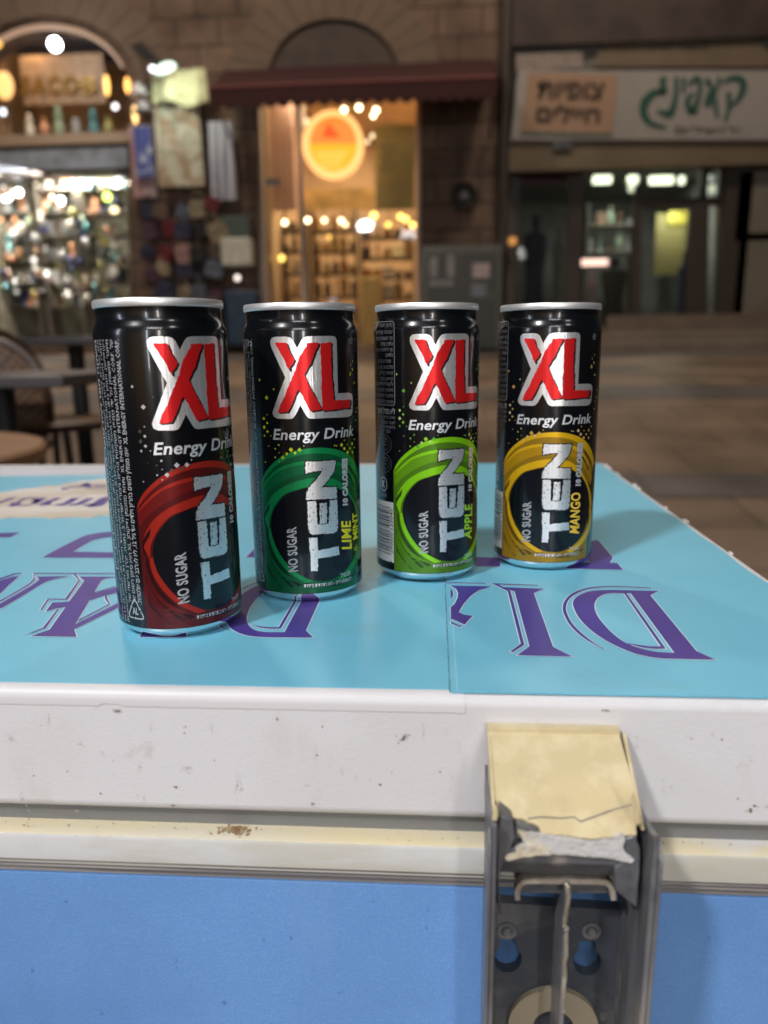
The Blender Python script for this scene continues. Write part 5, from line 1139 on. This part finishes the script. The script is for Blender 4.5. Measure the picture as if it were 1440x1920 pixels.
BL = [(503, 198, 5, 3), (577, 227, 6, 4), (645, 206, 8, 6), (643, 217, 6, 4), (673, 202, 8, 7), (705, 207, 8, 6), (700, 217, 7, 5), (698, 255, 6, 1.6), (689, 266, 6, 1.3), (716, 266, 6, 1.5), (726, 256, 6, 1.6), (737, 262, 6, 1.6),
      (534, 417, 8, 4.5), (577, 413, 8, 4.5), (608, 413, 7, 4), (640, 414, 8, 4), (648, 421, 6, 3), (686, 421, 9, 2.6), (701, 404, 10, 3.4), (728, 421, 8, 2.2), (751, 406, 9, 3), (761, 411, 9, 3), (774, 422, 9, 3), (617, 444, 6, 1.5), (528, 484, 10, 2.2)]
wh = ['at the top left corner of', 'just above left of the round sign in', 'high, right of the round sign in', 'lower of the close pair beside the round sign in', 'middle of the top row in', 'rightmost of the top row in', 'under the rightmost of the top row in', 'upper left of the faint cluster in', 'lowest left of the faint cluster in', 'lowest of the faint cluster in', 'upper right of the faint cluster in', 'rightmost of the faint cluster in',
      'leftmost of the lower row in', 'second from left of the lower row in', 'third from left of the lower row in', 'fourth from left of the lower row in', 'touching the fourth of the lower row in', 'left amber of the lower row in', 'raised amber of the lower row in', 'amber, below the raised one in', 'first of the amber diagonal in', 'second of the amber diagonal in', 'last of the amber diagonal in', 'small, below the third of the lower row in', 'lone amber above the lower left shelf in']
for k, (px, py, r_, s) in enumerate(BL):
    bulb(px, py, D0+.45+.02*(k % 4), r_/FPX*9.4*.55, (1, .74, .42) if k < 17 else (1, .58, .12), s*1.5, 'pendant_bulb', 'round bulb '+wh[k]+' the lit doorway', True, 'bulbs in the lit doorway')
# round illuminated sign
rs_ = empty('round_sign', fac(624, 272, D0-.12), 'round lit sign, orange and yellow disc with pale rim, over the doorway', 'sign')
def ellp(cx, cy, rx, ry, D, n=40, t0=0, t1=2*math.pi): return [pz(cx+rx*math.cos(t), cy-ry*math.sin(t), D) for t in np.linspace(t0, t1, n+1)[:-1]]
b = MB(); b.prism(ellp(625, 272, 57, 64, D0-.1), 1, D0-.15, D0-.05, glow('sign_rim_glow', (1, .46, .15), 1.25)); b.build('rim', rs_, smooth=False)
b = MB(); b.prism(ellp(625, 270, 45, 52, D0-.15), 1, D0-.165, D0-.151, glow('sign_yellow_glow', (1, .33, .012), 1.2)); b.build('face', rs_, smooth=False)
b = MB(); b.prism([pz(625+44*math.cos(t), 270-51*math.sin(t), D0-.16) for t in np.linspace(.0, math.pi, 24)], 1, D0-.172, D0-.1655, glow('sign_salmon_glow', (1, .20, .03), 1.1)); b.build('upper_field', rs_, smooth=False)
b = MB(); b.prism([pz(*p, D0-.17) for p in [(606, 258), (606, 246), (612, 244), (612, 236), (617, 232), (624, 236), (624, 244), (632, 247), (636, 258)]], 1, D0-.178, D0-.1725, glow('sign_red_glow', (1, .09, .01), .85)); b.build('emblem', rs_, smooth=False)
for k in range(3):
    b = MB(); b.pbox(592+4*k, 286+k*11, 652-6*k, 289+k*11, D0-.17, .004, glow('sign_line_glow', (1, .50, .10), 1.1)); b.build('printed_line', rs_)
b = MB(); b.tube([fac(578, 235, D0-.1), fac(578, 200, D0-.1), fac(578, 200, D0+.02)], .012, M_dark, 6); b.build('hanger', rs_)
# awning
aw = empty('awning', fac(660, 150, D0), 'long maroon awning with scalloped valance over the lit doorway', 'awning')
M_aw = mat('maroon_canvas', (.030, .0025, .0035), .85, noise=[((.020, .002, .003), 5, .4, .6, .7)]); M_awl = mat('faded_maroon_piping', (.15, .045, .04), .8)
p0 = pz(394, 130, D0-.02); p1 = pz(392, 165, D0-.75); q0 = pz(928, 130, D0-.02); q1 = pz(932, 165, D0-.75)
b = MB(); zt1 = p0[1]; zl1 = p1[1]; b.prism([(D0, zt1), (D0-.75, zl1+.01), (D0-.75, zl1-.02), (D0, zt1-.03)], 0, p1[0], q1[0], M_aw); b.build('canopy', aw, smooth=False)
b = MB(); b.tube([(p1[0], D0-.755, zl1), (q1[0], D0-.755, zl1)], .018, M_awl, 8); b.build('front_bar', aw)
n = 21; wv = (q1[0]-p1[0])/n; zv = fz_(186, 660, D0-.75); pts = [(p1[0], zl1-.01)]
lp = [(q1[0], zl1-.01), (p1[0], zl1-.01)]
for k in range(n):
    for t in np.linspace(0, math.pi, 7)[:-1]: lp.append((p1[0]+wv*(k+.5)-wv*.5*math.cos(t), zv-.05*math.sin(t)))
lp.append((q1[0], zv)); b = MB(); b.prism(lp, 1, D0-.762, D0-.75, M_aw); b.build('valance', aw, smooth=False)
for xx in (p1[0]+.02, q1[0]-.02): b = MB(); b.tube([(xx, D0, zl1-.35), (xx, D0-.74, zl1-.02)], .012, M_dark, 6); b.build('arm', aw)
# wall medallion, cabinet, drain pipe
wl = empty('wall_fan', fac(870, 368, D0-.1), 'dark round wall fan with a pale hub right of the lit doorway', 'fan')
b = MB(); c = fac(870, 368, D0-.08); 
ri = [(c.x+.13*math.cos(t), D0-.1, c.z+.13*math.sin(t)) for t in np.linspace(0, 6.283, 25)[:-1]]; b.tube(ri, .02, M_dark2, 6, True); b.build('rim', wl)
b = MB(); b.prism([(c.x+.125*math.cos(t), c.z+.125*math.sin(t)) for t in np.linspace(0, 6.283, 25)[:-1]], 1, D0-.07, D0-.01, M_dark2); b.build('housing', wl)
b = MB(); b.ball((c.x, D0-.1, c.z), .045, cm('pale_hub', (.14, .13, .15)), 10, (1, .5, 1)); b.build('hub', wl)
ec = empty('utility_cabinet', fac(866, 640, D0-.3), 'grey two-door utility cabinet with stickers below the wall fan', 'cabinet')
M_cabg = mat('grey_green_metal', (.10, .105, .09), .5, noise=[((.07, .07, .065), 4, .4, .6, .8)])
b = MB(); b.pbox(790, 462, 938, 652, D0-.38, .36, M_cabg); b.build('carcass', ec, bevel=.008)
for a_, c_ in ((800, 856), (864, 928)):
    b = MB(); b.pbox(a_, 474, c_, 640, D0-.40, .018, mat('dark_cabinet_door', (.045, .045, .042), .5)); d_ = b.build('door', ec, bevel=.004)
    b = MB(); b.pbox(c_-8, 545, c_-4, 565, D0-.415, .013, M_cabg); b.build('handle', d_)
for (a_, t_, c_, u_, cn, col) in [(806, 482, 820, 520, 'grey_sticker', (.16, .16, .16)), (838, 478, 852, 520, 'grey_sticker', (.16, .16, .16)), (806, 526, 850, 536, 'grey_sticker', (.16, .16, .16)), (886, 494, 918, 520, 'pinkish_sticker', (.30, .25, .25)), (884, 532, 912, 556, 'bluish_sticker', (.12, .13, .16))]:
    b = MB(); b.pbox(a_, t_, c_, u_, D0-.404, .0035, cm(cn, col)); b.build('sticker', ec)
b = MB(); xx = fx(940); b.tube([(xx, D0-.1, gz(D0)), (xx, D0-.1, Ztop)], .055, M_dark, 12); tag(b.build('drain_pipe'), 'dark drain pipe between the stone wall and the camping shop', 'pipe')

# ---------------------------------------------------------------- right building
rb = empty('shop_building', (fx(1250), D0, gz(D0)), 'dim plastered building with green-lettered sign board over glass doors', 'building')
M_plast = wallmat('dim_plaster', (.12, .098, .08), (.09, .073, .06), 1.5); M_beam = wallmat('dark_beam', (.045, .031, .027)); M_upper = wallmat('grey_green_panel', (.12, .118, .108), (.10, .095, .085), 1.3)
win = [pz(1372, 646), pz(1366, 292), pz(958, 292), pz(958, 590)]
win = [pz(1366, 640), pz(1366, 292), pz(958, 292), pz(958, 640)]
outer = [(fx(945), zb0()), (fx(2400), zb0()), (fx(2400), Ztop), (fx(945), Ztop)]
wallslab([outer, win], D0, D0+.34, M_plast, 'wall', rb)
b = MB(); b.pbox(946, -90, 2300, 32, D0-.12, .12, M_beam); b.build('beam', rb, smooth=False)
b = MB(); b.pbox(965, 36, 2300, 128, D0-.03, .03, M_upper); b.build('upper_panel', rb, smooth=False)
M_plate = mat('brown_arch_plate', (.13, .095, .07), .7, noise=[((.10, .08, .05), 3, .4, .6, .8)])
b = MB(); b.prism([pz(*p, D0-.05) for p in [(1112, 126)]+smooth([(1118, 104), (1150, 72), (1190, 56), (1280, 50), (1390, 56), (1440, 100)], 4, False)+[(1460, 126)]], 1, D0-.07, D0-.032, M_plate); b.build('arch_plate', rb, smooth=False)
M_faint = mat('faint_dark_letter', (.035, .035, .03), .7)
vs, fs = text2d(heb('המשביר לצרכן'), .02, 0, 2); 
old = empty('old_lettering', fac(1270, 88, D0-.07), 'faint dark lettering on the brown arch plate above the sign', 'lettering')
v2 = quadmap(vs, [pz(1216, 97, D0-.072), pz(1330, 97, D0-.072), pz(1330, 80, D0-.072), pz(1216, 80, D0-.072)]); n = len(v2); b = MB()
b.add([(v[0], D0-.078, v[1]) for v in v2]+[(v[0], D0-.0705, v[1]) for v in v2], fs+[tuple(reversed([a+n for a in f])) for f in fs], M_faint); b.build('letters', old, smooth=False)
b = MB(); b.pbox(968, 102, 1092, 128, D0-.10, .06, cm('dull_box', (.17, .14, .13))); b.build('roller_box', rb)
# the sign board
sg = empty('sign_board', fac(1250, 200, D0-.2), 'long white sign board with green Hebrew lettering and an orange panel', 'sign')
M_sgw = wallmat('dull_white_board', (.26, .245, .235), (.225, .21, .20), 1.2); M_or = wallmat('dull_orange_panel', (.28, .18, .12), (.24, .155, .105), 2); M_green = mat('dark_green_letter', (.006, .06, .042), .6); M_brl = mat('dark_brown_letter', (.06, .035, .025), .7)
Ds = D0-.20
b = MB(); b.prism([pz(972, 132, Ds), pz(2300, 132, Ds), pz(2300, 262, Ds), pz(958, 262, Ds)], 1, Ds, D0-.101, M_sgw); b.build('board', sg, smooth=False)
b = MB(); b.prism([pz(990, 137, Ds), pz(1158, 140, Ds), pz(1148, 250, Ds), pz(976, 246, Ds)], 1, Ds-.012, Ds-.002, M_or); b.build('orange_panel', sg, smooth=False)
b = MB(); b.prism([pz(977, 246.5, Ds), pz(1148, 250.5, Ds), pz(1146, 255, Ds), pz(974, 252, Ds)], 1, Ds-.012, Ds-.001, cm('dull_green_edge', (.09, .11, .08))); b.build('panel_edge', sg, smooth=False)
def signtext(s, quad, m, bold, name, D):
    vs, fs = text2d(s, 0, 0, 4); v0 = quadmap(vs, [pz(*p, D) for p in quad]); n = len(v0); b = MB()
    for kk, (ox, oz) in enumerate([(0, 0), (bold, 0), (-bold, 0), (0, bold), (0, -bold)][:5 if bold else 1]):
      v2 = [(v[0]+ox, v[1]+oz) for v in v0]; b.add([(v[0], D-.006-kk*.0006, v[1]) for v in v2]+[(v[0], D, v[1]) for v in v2], fs+[tuple(reversed([a+n for a in f])) for f in fs], m)
    b.build(name, sg, smooth=False); return
    v2 = v0; b.add([(v[0], D-.006, v[1]) for v in v2]+[(v[0], D, v[1]) for v in v2], fs+[tuple(reversed([a+n for a in f])) for f in fs], m); b.build(name, sg, smooth=False)
signtext(heb('צופיות'), [(1008, 183), (1128, 185), (1132, 156), (1010, 154)], M_brl, .011, 'lettering', Ds-.013)
signtext(heb('חיילים'), [(1006, 227), (1122, 229), (1125, 199), (1008, 196)], M_brl, .011, 'lettering', Ds-.013)
# brush-style green word, traced stroke by stroke
def brush(pts, wd, D=Ds-.003, m=M_green):
    P = smooth([(920+x/2.769, y/2.769) for x, y in pts], 6, False); n = len(P); L = []; Rr = []
    for i in range(n):
        a = np.array(P[max(i-1, 0)]); c = np.array(P[min(i+1, n-1)]); d = (c-a)/np.linalg.norm(c-a); nn = np.array([-d[1], d[0]])
        w_ = np.interp(i/(n-1), np.linspace(0, 1, len(wd)), wd)/2.769/2; L.append(pz(*(np.array(P[i])+nn*w_), D)); Rr.append(pz(*(np.array(P[i])-nn*w_), D))
    b = MB(); k = len(b.v)
    vs = [(p[0], D-.008, p[1]) for p in L]+[(p[0], D-.008, p[1]) for p in Rr]+[(p[0], D, p[1]) for p in L]+[(p[0], D, p[1]) for p in Rr]
    fs = [(i, i+1, n+i+1, n+i) for i in range(n-1)]+[(2*n+i, 3*n+i, 3*n+i+1, 2*n+i+1) for i in range(n-1)]+[(i, 2*n+i, 2*n+i+1, i+1) for i in range(n-1)]+[(n+i, n+i+1, 3*n+i+1, 3*n+i) for i in range(n-1)]
    b.add(vs, fs, m); return b.build('green_letter', sg, smooth=False)
brush([(900, 400), (890, 440), (905, 475), (870, 480)], [34, 30, 26, 14]); brush([(900, 480), (850, 480), (800, 530), (795, 590), (830, 640), (910, 662)], [14, 34, 44, 40, 26, 10])
brush([(965, 400), (962, 480), (950, 545), (925, 590), (865, 575)], [20, 24, 30, 40, 10]); brush([(1003, 405), (1000, 480)], [22, 18])
brush([(1030, 440), (1070, 405), (1085, 440), (1080, 500), (1050, 590)], [16, 26, 24, 22, 36]); brush([(1055, 480), (1020, 525), (1040, 590)], [10, 30, 30])
brush([(1120, 410), (1150, 470), (1165, 540), (1175, 610)], [30, 22, 22, 14]); brush([(1135, 480), (1125, 550)], [24, 40]); brush([(1190, 400), (1165, 480)], [20, 14])
brush([(1205, 430), (1250, 405), (1300, 415), (1310, 460), (1280, 520), (1240, 550)], [10, 26, 36, 34, 22, 8]); brush([(1235, 480), (1235, 560), (1215, 630)], [26, 20, 10])
signtext(heb('ירושלים'), [(1266, 249), (1388, 249), (1388, 236), (1266, 236)], M_brl, .0, 'small_lettering', Ds-.003)
b = MB(); b.pbox(955, 263, 2300, 282, D0-.16, .15, wallmat('olive_strip', (.13, .10, .065), (.10, .078, .05), 2)); b.build('cornice_strip', rb, smooth=False)
b = MB(); b.pbox(1038, 262, 1072, 278, D0-.2, .038, cm('dark_fixture', (.05, .055, .06))); b.build('fixture', rb)
# interior and glazing
M_rw = wallmat('dim_interior_wall', (.22, .22, .20), (.10, .10, .09), 2.2); x0, z0, x1, z1, yb = room(958, 292, 1366, 640, 2.6, M_rw, M_floor, M_rw, rb, 'right')
area('shop_ceiling_lamp', (fx(1230, 10), D0+1.2, z1-.04), (fx(1230, 10), D0+1.3, z0), 1.6, .3, 13, (.93, 1, .93))
TUB = [(1129, 337, 22, 7), (1186, 337, 15, 7), (1240, 338, 26, 7), (1278, 338, 11, 6), (1336, 354, 12, 2), (1186, 352, 13, 3.5)]
tn = ['wide pale green ceiling light left inside the camping shop', 'round pale ceiling light second from left in the camping shop', 'widest pale ceiling light over the camping shop door', 'small round ceiling light right of the widest one', 'dim ceiling light at the right edge of the camping shop', 'bluish lower light under the second ceiling light']
for k, (px, py, hw, s) in enumerate(TUB):
    c = fac(px, py, D0+.8); wm = hw/FPX*9.9; e = empty('ceiling_light', c, tn[k], 'ceiling light', 'ceiling lights in the camping shop')
    b = MB(); b.tube([(c.x-wm+.05, c.y, c.z), (c.x+wm-.05+.001, c.y, c.z)], .045, glow('tube_glow_%d' % int(s), (.92, 1, .70), s*.28), 8); b.build('tube', e)
    b = MB(); b.box(c.x-wm, c.y-.03, c.z+.05, c.x+wm, c.y+.03, c.z+.07, M_dark); b.build('fitting', e)
df = empty('glass_shopfront', (fx(1160), D0+.1, z0), 'dark framed glass shopfront with door under the green-lettered sign', 'shopfront')
def post(a_, t_, c_, u_, nm='frame_bar', D=D0+.04, th=.1, m=M_dark): b = MB(); b.pbox(a_, t_, c_, u_, D, th, m); return b.build(nm, df)
b = MB(); b.prism([pz(1070, 292), pz(1096, 292), pz(1088, 640), pz(1056, 640)], 1, D0+.03, D0+.13, M_dark); b.build('frame_post', df)
b = MB(); b.prism([pz(1194, 345), pz(1206, 345), pz(1200, 640), pz(1180, 640)], 1, D0+.03, D0+.13, M_dark); b.build('frame_post', df)
b = MB(); b.prism([pz(1300, 372), pz(1332, 372), pz(1326, 640), pz(1284, 640)], 1, D0+.02, D0+.14, M_dark); b.build('door_post', df)
b = MB(); b.prism([pz(1352, 292), pz(1366, 292), pz(1366, 640), pz(1344, 640)], 1, D0+.03, D0+.13, M_dark); b.build('frame_post', df)
post(1204, 372, 1352, 384, 'transom'); post(1318, 292, 1326, 372); post(958, 292, 1070, 306, 'header'); post(958, 292, 968, 640)
post(1090, 612, 1190, 640, 'kick_board', m=cm('kick_brown', (.12, .08, .06)))
for a_, t_, c_, u_ in ((968, 306, 1072, 640), (1090, 292, 1200, 612), (1206, 292, 1318, 372), (1326, 292, 1352, 372), (1204, 384, 1302, 640)):
    b = MB(); b.pbox(a_, t_, c_, u_, D0+.08, .008, M_glass); b.build('pane', df)
b = MB(); b.pbox(968, 306, 1072, 345, D0+.2, .02, cm('maroon_blind', (.075, .02, .022))); tag(b.build('blind'), 'dark maroon blind at the top of the left dark window', 'blind')
b = MB(); b.pbox(1232, 400, 1282, 515, D0+1.0, .02, wallmat('yellow_wall_poster', (.27, .24, .085), (.17, .16, .06), 3)); tag(b.build('wall_poster'), 'yellow poster standing inside the camping shop door', 'poster')
b = MB(); b.pbox(1254, 396, 1288, 420, D0+.97, .02, cm('bright_yellow_card', (.40, .36, .05))); tag(b.build('price_card'), 'bright yellow card at the top of the yellow poster', 'card')
area('camping_shop_spot', fac(1262, 388, D0+.75), fac(1262, 470, D0+1), .3, .1, 2.8, (1, 1, .85))
b = MB(); c = fac(1110, 492, D0+.3); b.tube([(c.x-.17, c.y, c.z), (c.x+.17, c.y, c.z)], .035, glow('pink_tube_glow', (1, .62, .5), 1.6), 8); tag(b.build('tube_lamp'), 'glowing pinkish tube lamp low in the camping shop window', 'lamp')
b = MB(); c = fac(961, 452, D0+.12); bulb(961, 452, D0-.1, .045, (1, .42, .10), .5, 'orange_lamp', 'dim orange lamp at the left end of the dark window', False)
b = MB(); c = fac(1110, 640, D0+.5); r = random.Random(8)
def dummy(px0, px1, pyt, pyb, D, cn, col, label):
    a = fac(px0, pyb, D); c = fac(px1, pyt, D); w_ = (c.x-a.x); h_ = c.z-a.z; b = MB()
    b.lathe([(w_*.36, 0), (w_*.40, h_*.3), (w_*.34, h_*.5), (w_*.5, h_*.78), (w_*.42, h_*.84), (w_*.12, h_*.87), (w_*.17, h_*.93), (w_*.14, h_*.985), (.0001, h_)], ((a.x+c.x)/2, D, a.z), cm(cn, col, .8), 14, 1, .55); tag(b.build('clothes_dummy'), label, 'dummy')
dummy(975, 1030, 400, 640, D0+.5, 'dummy_navy', (.02, .022, .04), 'dark navy dressed dummy in the left dark window'); dummy(1030, 1062, 420, 640, D0+.7, 'dummy_grey', (.10, .095, .09), 'grey dressed dummy right of the navy one')
dummy(1095, 1120, 505, 640, D0+.4, 'dummy_pink', (.25, .18, .17), 'pale dressed dummy under the pinkish tube lamp'); dummy(1120, 1180, 480, 640, D0+.5, 'dummy_black', (.03, .03, .025), 'black coat dummy beside the pale one')
dummy(1262, 1296, 470, 640, D0+.6, 'dummy_blue', (.05, .06, .10), 'slate blue dressed dummy in the shop door')
rack(1098, 1190, [420, 470], D0+1.5, 'dim shelf of camping gear behind the lit window', 'shelf', {k_: v_ for k_, v_ in PAL.items() if k_ in ('grey', 'brown', 'olive', 'black', 'sage green')}, 'dim shelf in the camping shop', 'gear in the camping shop', 5, seed=21, ztop=380)
# marble panels and steps at the right
M_marb = wallmat('grey_marble', (.15, .135, .11), (.11, .10, .08), 2)
for k, (t_, u_) in enumerate(((322, 432), (437, 590))):
    b = MB(); b.pbox(1388, t_, 2300, u_, D0-.05, .05, M_marb); b.build('marble_panel', rb, bevel=.004)
b = MB(); b.pbox(1372, 284, 2300, 318, D0-.03, .03, M_beam); b.build('lintel', rb)
b = MB(); b.pbox(1366, 300, 1386, 640, D0-.05, .06, M_dark); b.build('jamb', rb)
for k, (a_, t_, u_, dp) in enumerate(((1062, 640, 655, .62), (1062, 622, 640, .40))):
    b = MB(); xx = fx(a_, D0-dp); zt_ = fz_(t_, 1250, D0-dp); zq = gz(D0-dp)-.1; b.box(xx, D0-dp, zq, 9, D0-.002, zt_, wallmat('stone_step', (.19, .15, .115), (.14, .11, .085), 2)); b.build('step', rb, bevel=.01)
b = MB(); b.pbox(1140, 592, 2300, 622, D0-.2, .14, wallmat('stone_plinth', (.17, .125, .095), (.12, .09, .07), 3)); b.build('plinth', rb)

# ---------------------------------------------------------------- cafe furniture at the left
M_wick = bpy.data.materials.new('woven_rattan'); M_wick.use_nodes = True
def mk_w(m):
    n = m.node_tree; b = n.nodes['Principled BSDF']; tc = n.nodes.new('ShaderNodeTexCoord'); ck = n.nodes.new('ShaderNodeTexChecker'); ck.inputs['Scale'].default_value = 60
    ck.inputs[1].default_value = (.19, .095, .045, 1); ck.inputs[2].default_value = (.035, .018, .01, 1); n.links.new(tc.outputs['Object'], ck.inputs[0]); n.links.new(ck.outputs[0], b.inputs['Base Color']); b.inputs['Roughness'].default_value = .55
mk_w(M_wick)
M_rim2 = mat('dark_rattan_frame', (.045, .022, .014), .45); M_blk = mat('black_table_metal', (.012, .012, .015), .5); M_top = mat('grey_table_top', (.055, .05, .052), .35); M_wood = mat('brown_wood_top', (.26, .135, .065), .45, noise=[((.19, .095, .045), 6, .4, .6, .7, (1, 6, 1))])
def chair(x, y, rz, label):
    e = empty('rattan_chair', (0, 0, 0), label, 'chair', 'rattan cafe chairs'); g = gz(y)
    def bd(b, n, par=e): return b.build(n, par)
    b = MB(); b.lathe([(.0001, .44), (.20, .44), (.215, .45), (.215, .46), (.20, .468), (.0001, .470)], (0, 0, 0), M_wick, 28); s = bd(b, 'seat')
    b = MB(); b.tube([(.215*math.cos(t), .215*math.sin(t), .452) for t in np.linspace(0, 6.283, 29)[:-1]], .014, M_rim2, 8, True); bd(b, 'seat_rim')
    def bp(t, rr_, h0): # curved back; t angle along the arc
        return (.21*math.sin(t), .20*math.cos(t), h0)
    pts = [(.19*math.cos(a), .17+.05*math.sin(a)*1.0, .64+.22*math.sin(a)) for a in np.linspace(-math.pi/2, 1.5*math.pi, 33)[:-1]]
    pts = [(p[0], .17+.035*(1-(p[0]/.19)**2)+.12*(p[2]-.45), p[2]-.08) for p in pts]
    b = MB(); b.tube(pts, .015, M_rim2, 8, True); bd(b, 'back_frame')
    vs = [(0, .17+.035+.12*.11, .56)]; fs = []; n = len(pts)
    for kk in (1, 2, 3, 4):
        for p in pts: x_ = p[0]*kk/4; z_ = .56+(p[2]-.56)*kk/4; vs.append((x_, .17+.035*(1-(x_/.19)**2)+.12*(z_-.45), z_))
    fs = [(0, 1+k, 1+(k+1) % n) for k in range(n)]+[(1+r_*n+k, 1+(r_+1)*n+k, 1+(r_+1)*n+(k+1) % n, 1+r_*n+(k+1) % n) for r_ in range(3) for k in range(n)]
    b = MB(); b.add(vs, fs, M_wick); b.add([(v[0], v[1]+.006, v[2]) for v in vs], [tuple(reversed(f)) for f in fs], M_wick); bd(b, 'backrest')
    for sx, sy in ((-1, -1), (1, -1), (-1, 1), (1, 1)):
        b = MB(); b.tube([(.15*sx, .14*sy, .44), (.185*sx, .19*sy, 0)], [.014, .011], M_rim2, 8); bd(b, 'leg')
    for sy in (-1, 1): b = MB(); b.tube([(-.165, .165*sy, .2), (.165, .165*sy, .2)], .007, M_rim2, 6); bd(b, 'stretcher')
    e.location = (x, y, g); e.rotation_euler = (0, 0, rz); return e
def table(x, y, r_, ztop, label, m, square=False, lx=1):
    e = empty('cafe_table', (x, y, gz(y)), label, 'table'); b = MB()
    if square: b.box(x-r_*lx, y-r_, ztop-.03, x+r_*lx, y+r_, ztop, m)
    else: b.lathe([(r_*.98, -.03), (r_, -.025), (r_, -.006), (r_*.985, 0)], (x, y, ztop), m, 56)
    b.build('top', e, bevel=.004 if square else 0)
    b = MB(); b.tube([(x, y, gz(y)+.03), (x, y, ztop-.03)], .032, M_blk, 12); b.build('column', e)
    for a in (.78, 2.36, 3.93, 5.5): b = MB(); b.tube([(x+.03*math.cos(a), y+.03*math.sin(a), gz(y)+.09), (x+.24*math.cos(a), y+.24*math.sin(a), gz(y)+.015)], .014, M_blk, 8); b.build('leg', e)
p = fac(35, 712, 1.95); table(p.x-.16, 2.15, .27, p.z+.012, 'dark square cafe table in front of the rattan chairs', M_top, True, 1.15)
p = fac(120, 632, 3.0); table(p.x-.05, 3.2, .30, p.z+.0, 'grey square cafe table farthest back at the left', M_top, True)
# nearest round top: edge passes through the survey points
def atz(px, py, z): return on(px, py, 2, z)
zt_ = -.045; e1_, e2_, e3_ = atz(0, 797, zt_), atz(75, 822, zt_), atz(118, 852, zt_)
ax, ay, bx_, by, cx_, cy_ = e1_.x, e1_.y, e2_.x, e2_.y, e3_.x, e3_.y
d_ = 2*(ax*(by-cy_)+bx_*(cy_-ay)+cx_*(ay-by)); ux = ((ax*ax+ay*ay)*(by-cy_)+(bx_*bx_+by*by)*(cy_-ay)+(cx_*cx_+cy_*cy_)*(ay-by))/d_; uy = ((ax*ax+ay*ay)*(cx_-bx_)+(bx_*bx_+by*by)*(ax-cx_)+(cx_*cx_+cy_*cy_)*(bx_-ax))/d_
rad = math.dist((ux, uy), (ax, ay)); print('round top', ux, uy, rad)
if not (.15 < rad < .6):
    rad = .36; ux, uy = e2_.x-.29, e2_.y-.20
table(ux, uy, rad, zt_, 'round brown wooden cafe table right behind the freezer', M_wood)
p = fac(-70, 650, 2.35); chair(p.x, 2.35, R_(14), 'round-backed rattan chair cut by the left edge, nearest to the dark table')
p = fac(92, 655, 2.7); chair(p.x, 2.72, R_(78), 'rattan chair turned sideways behind the dark square table')
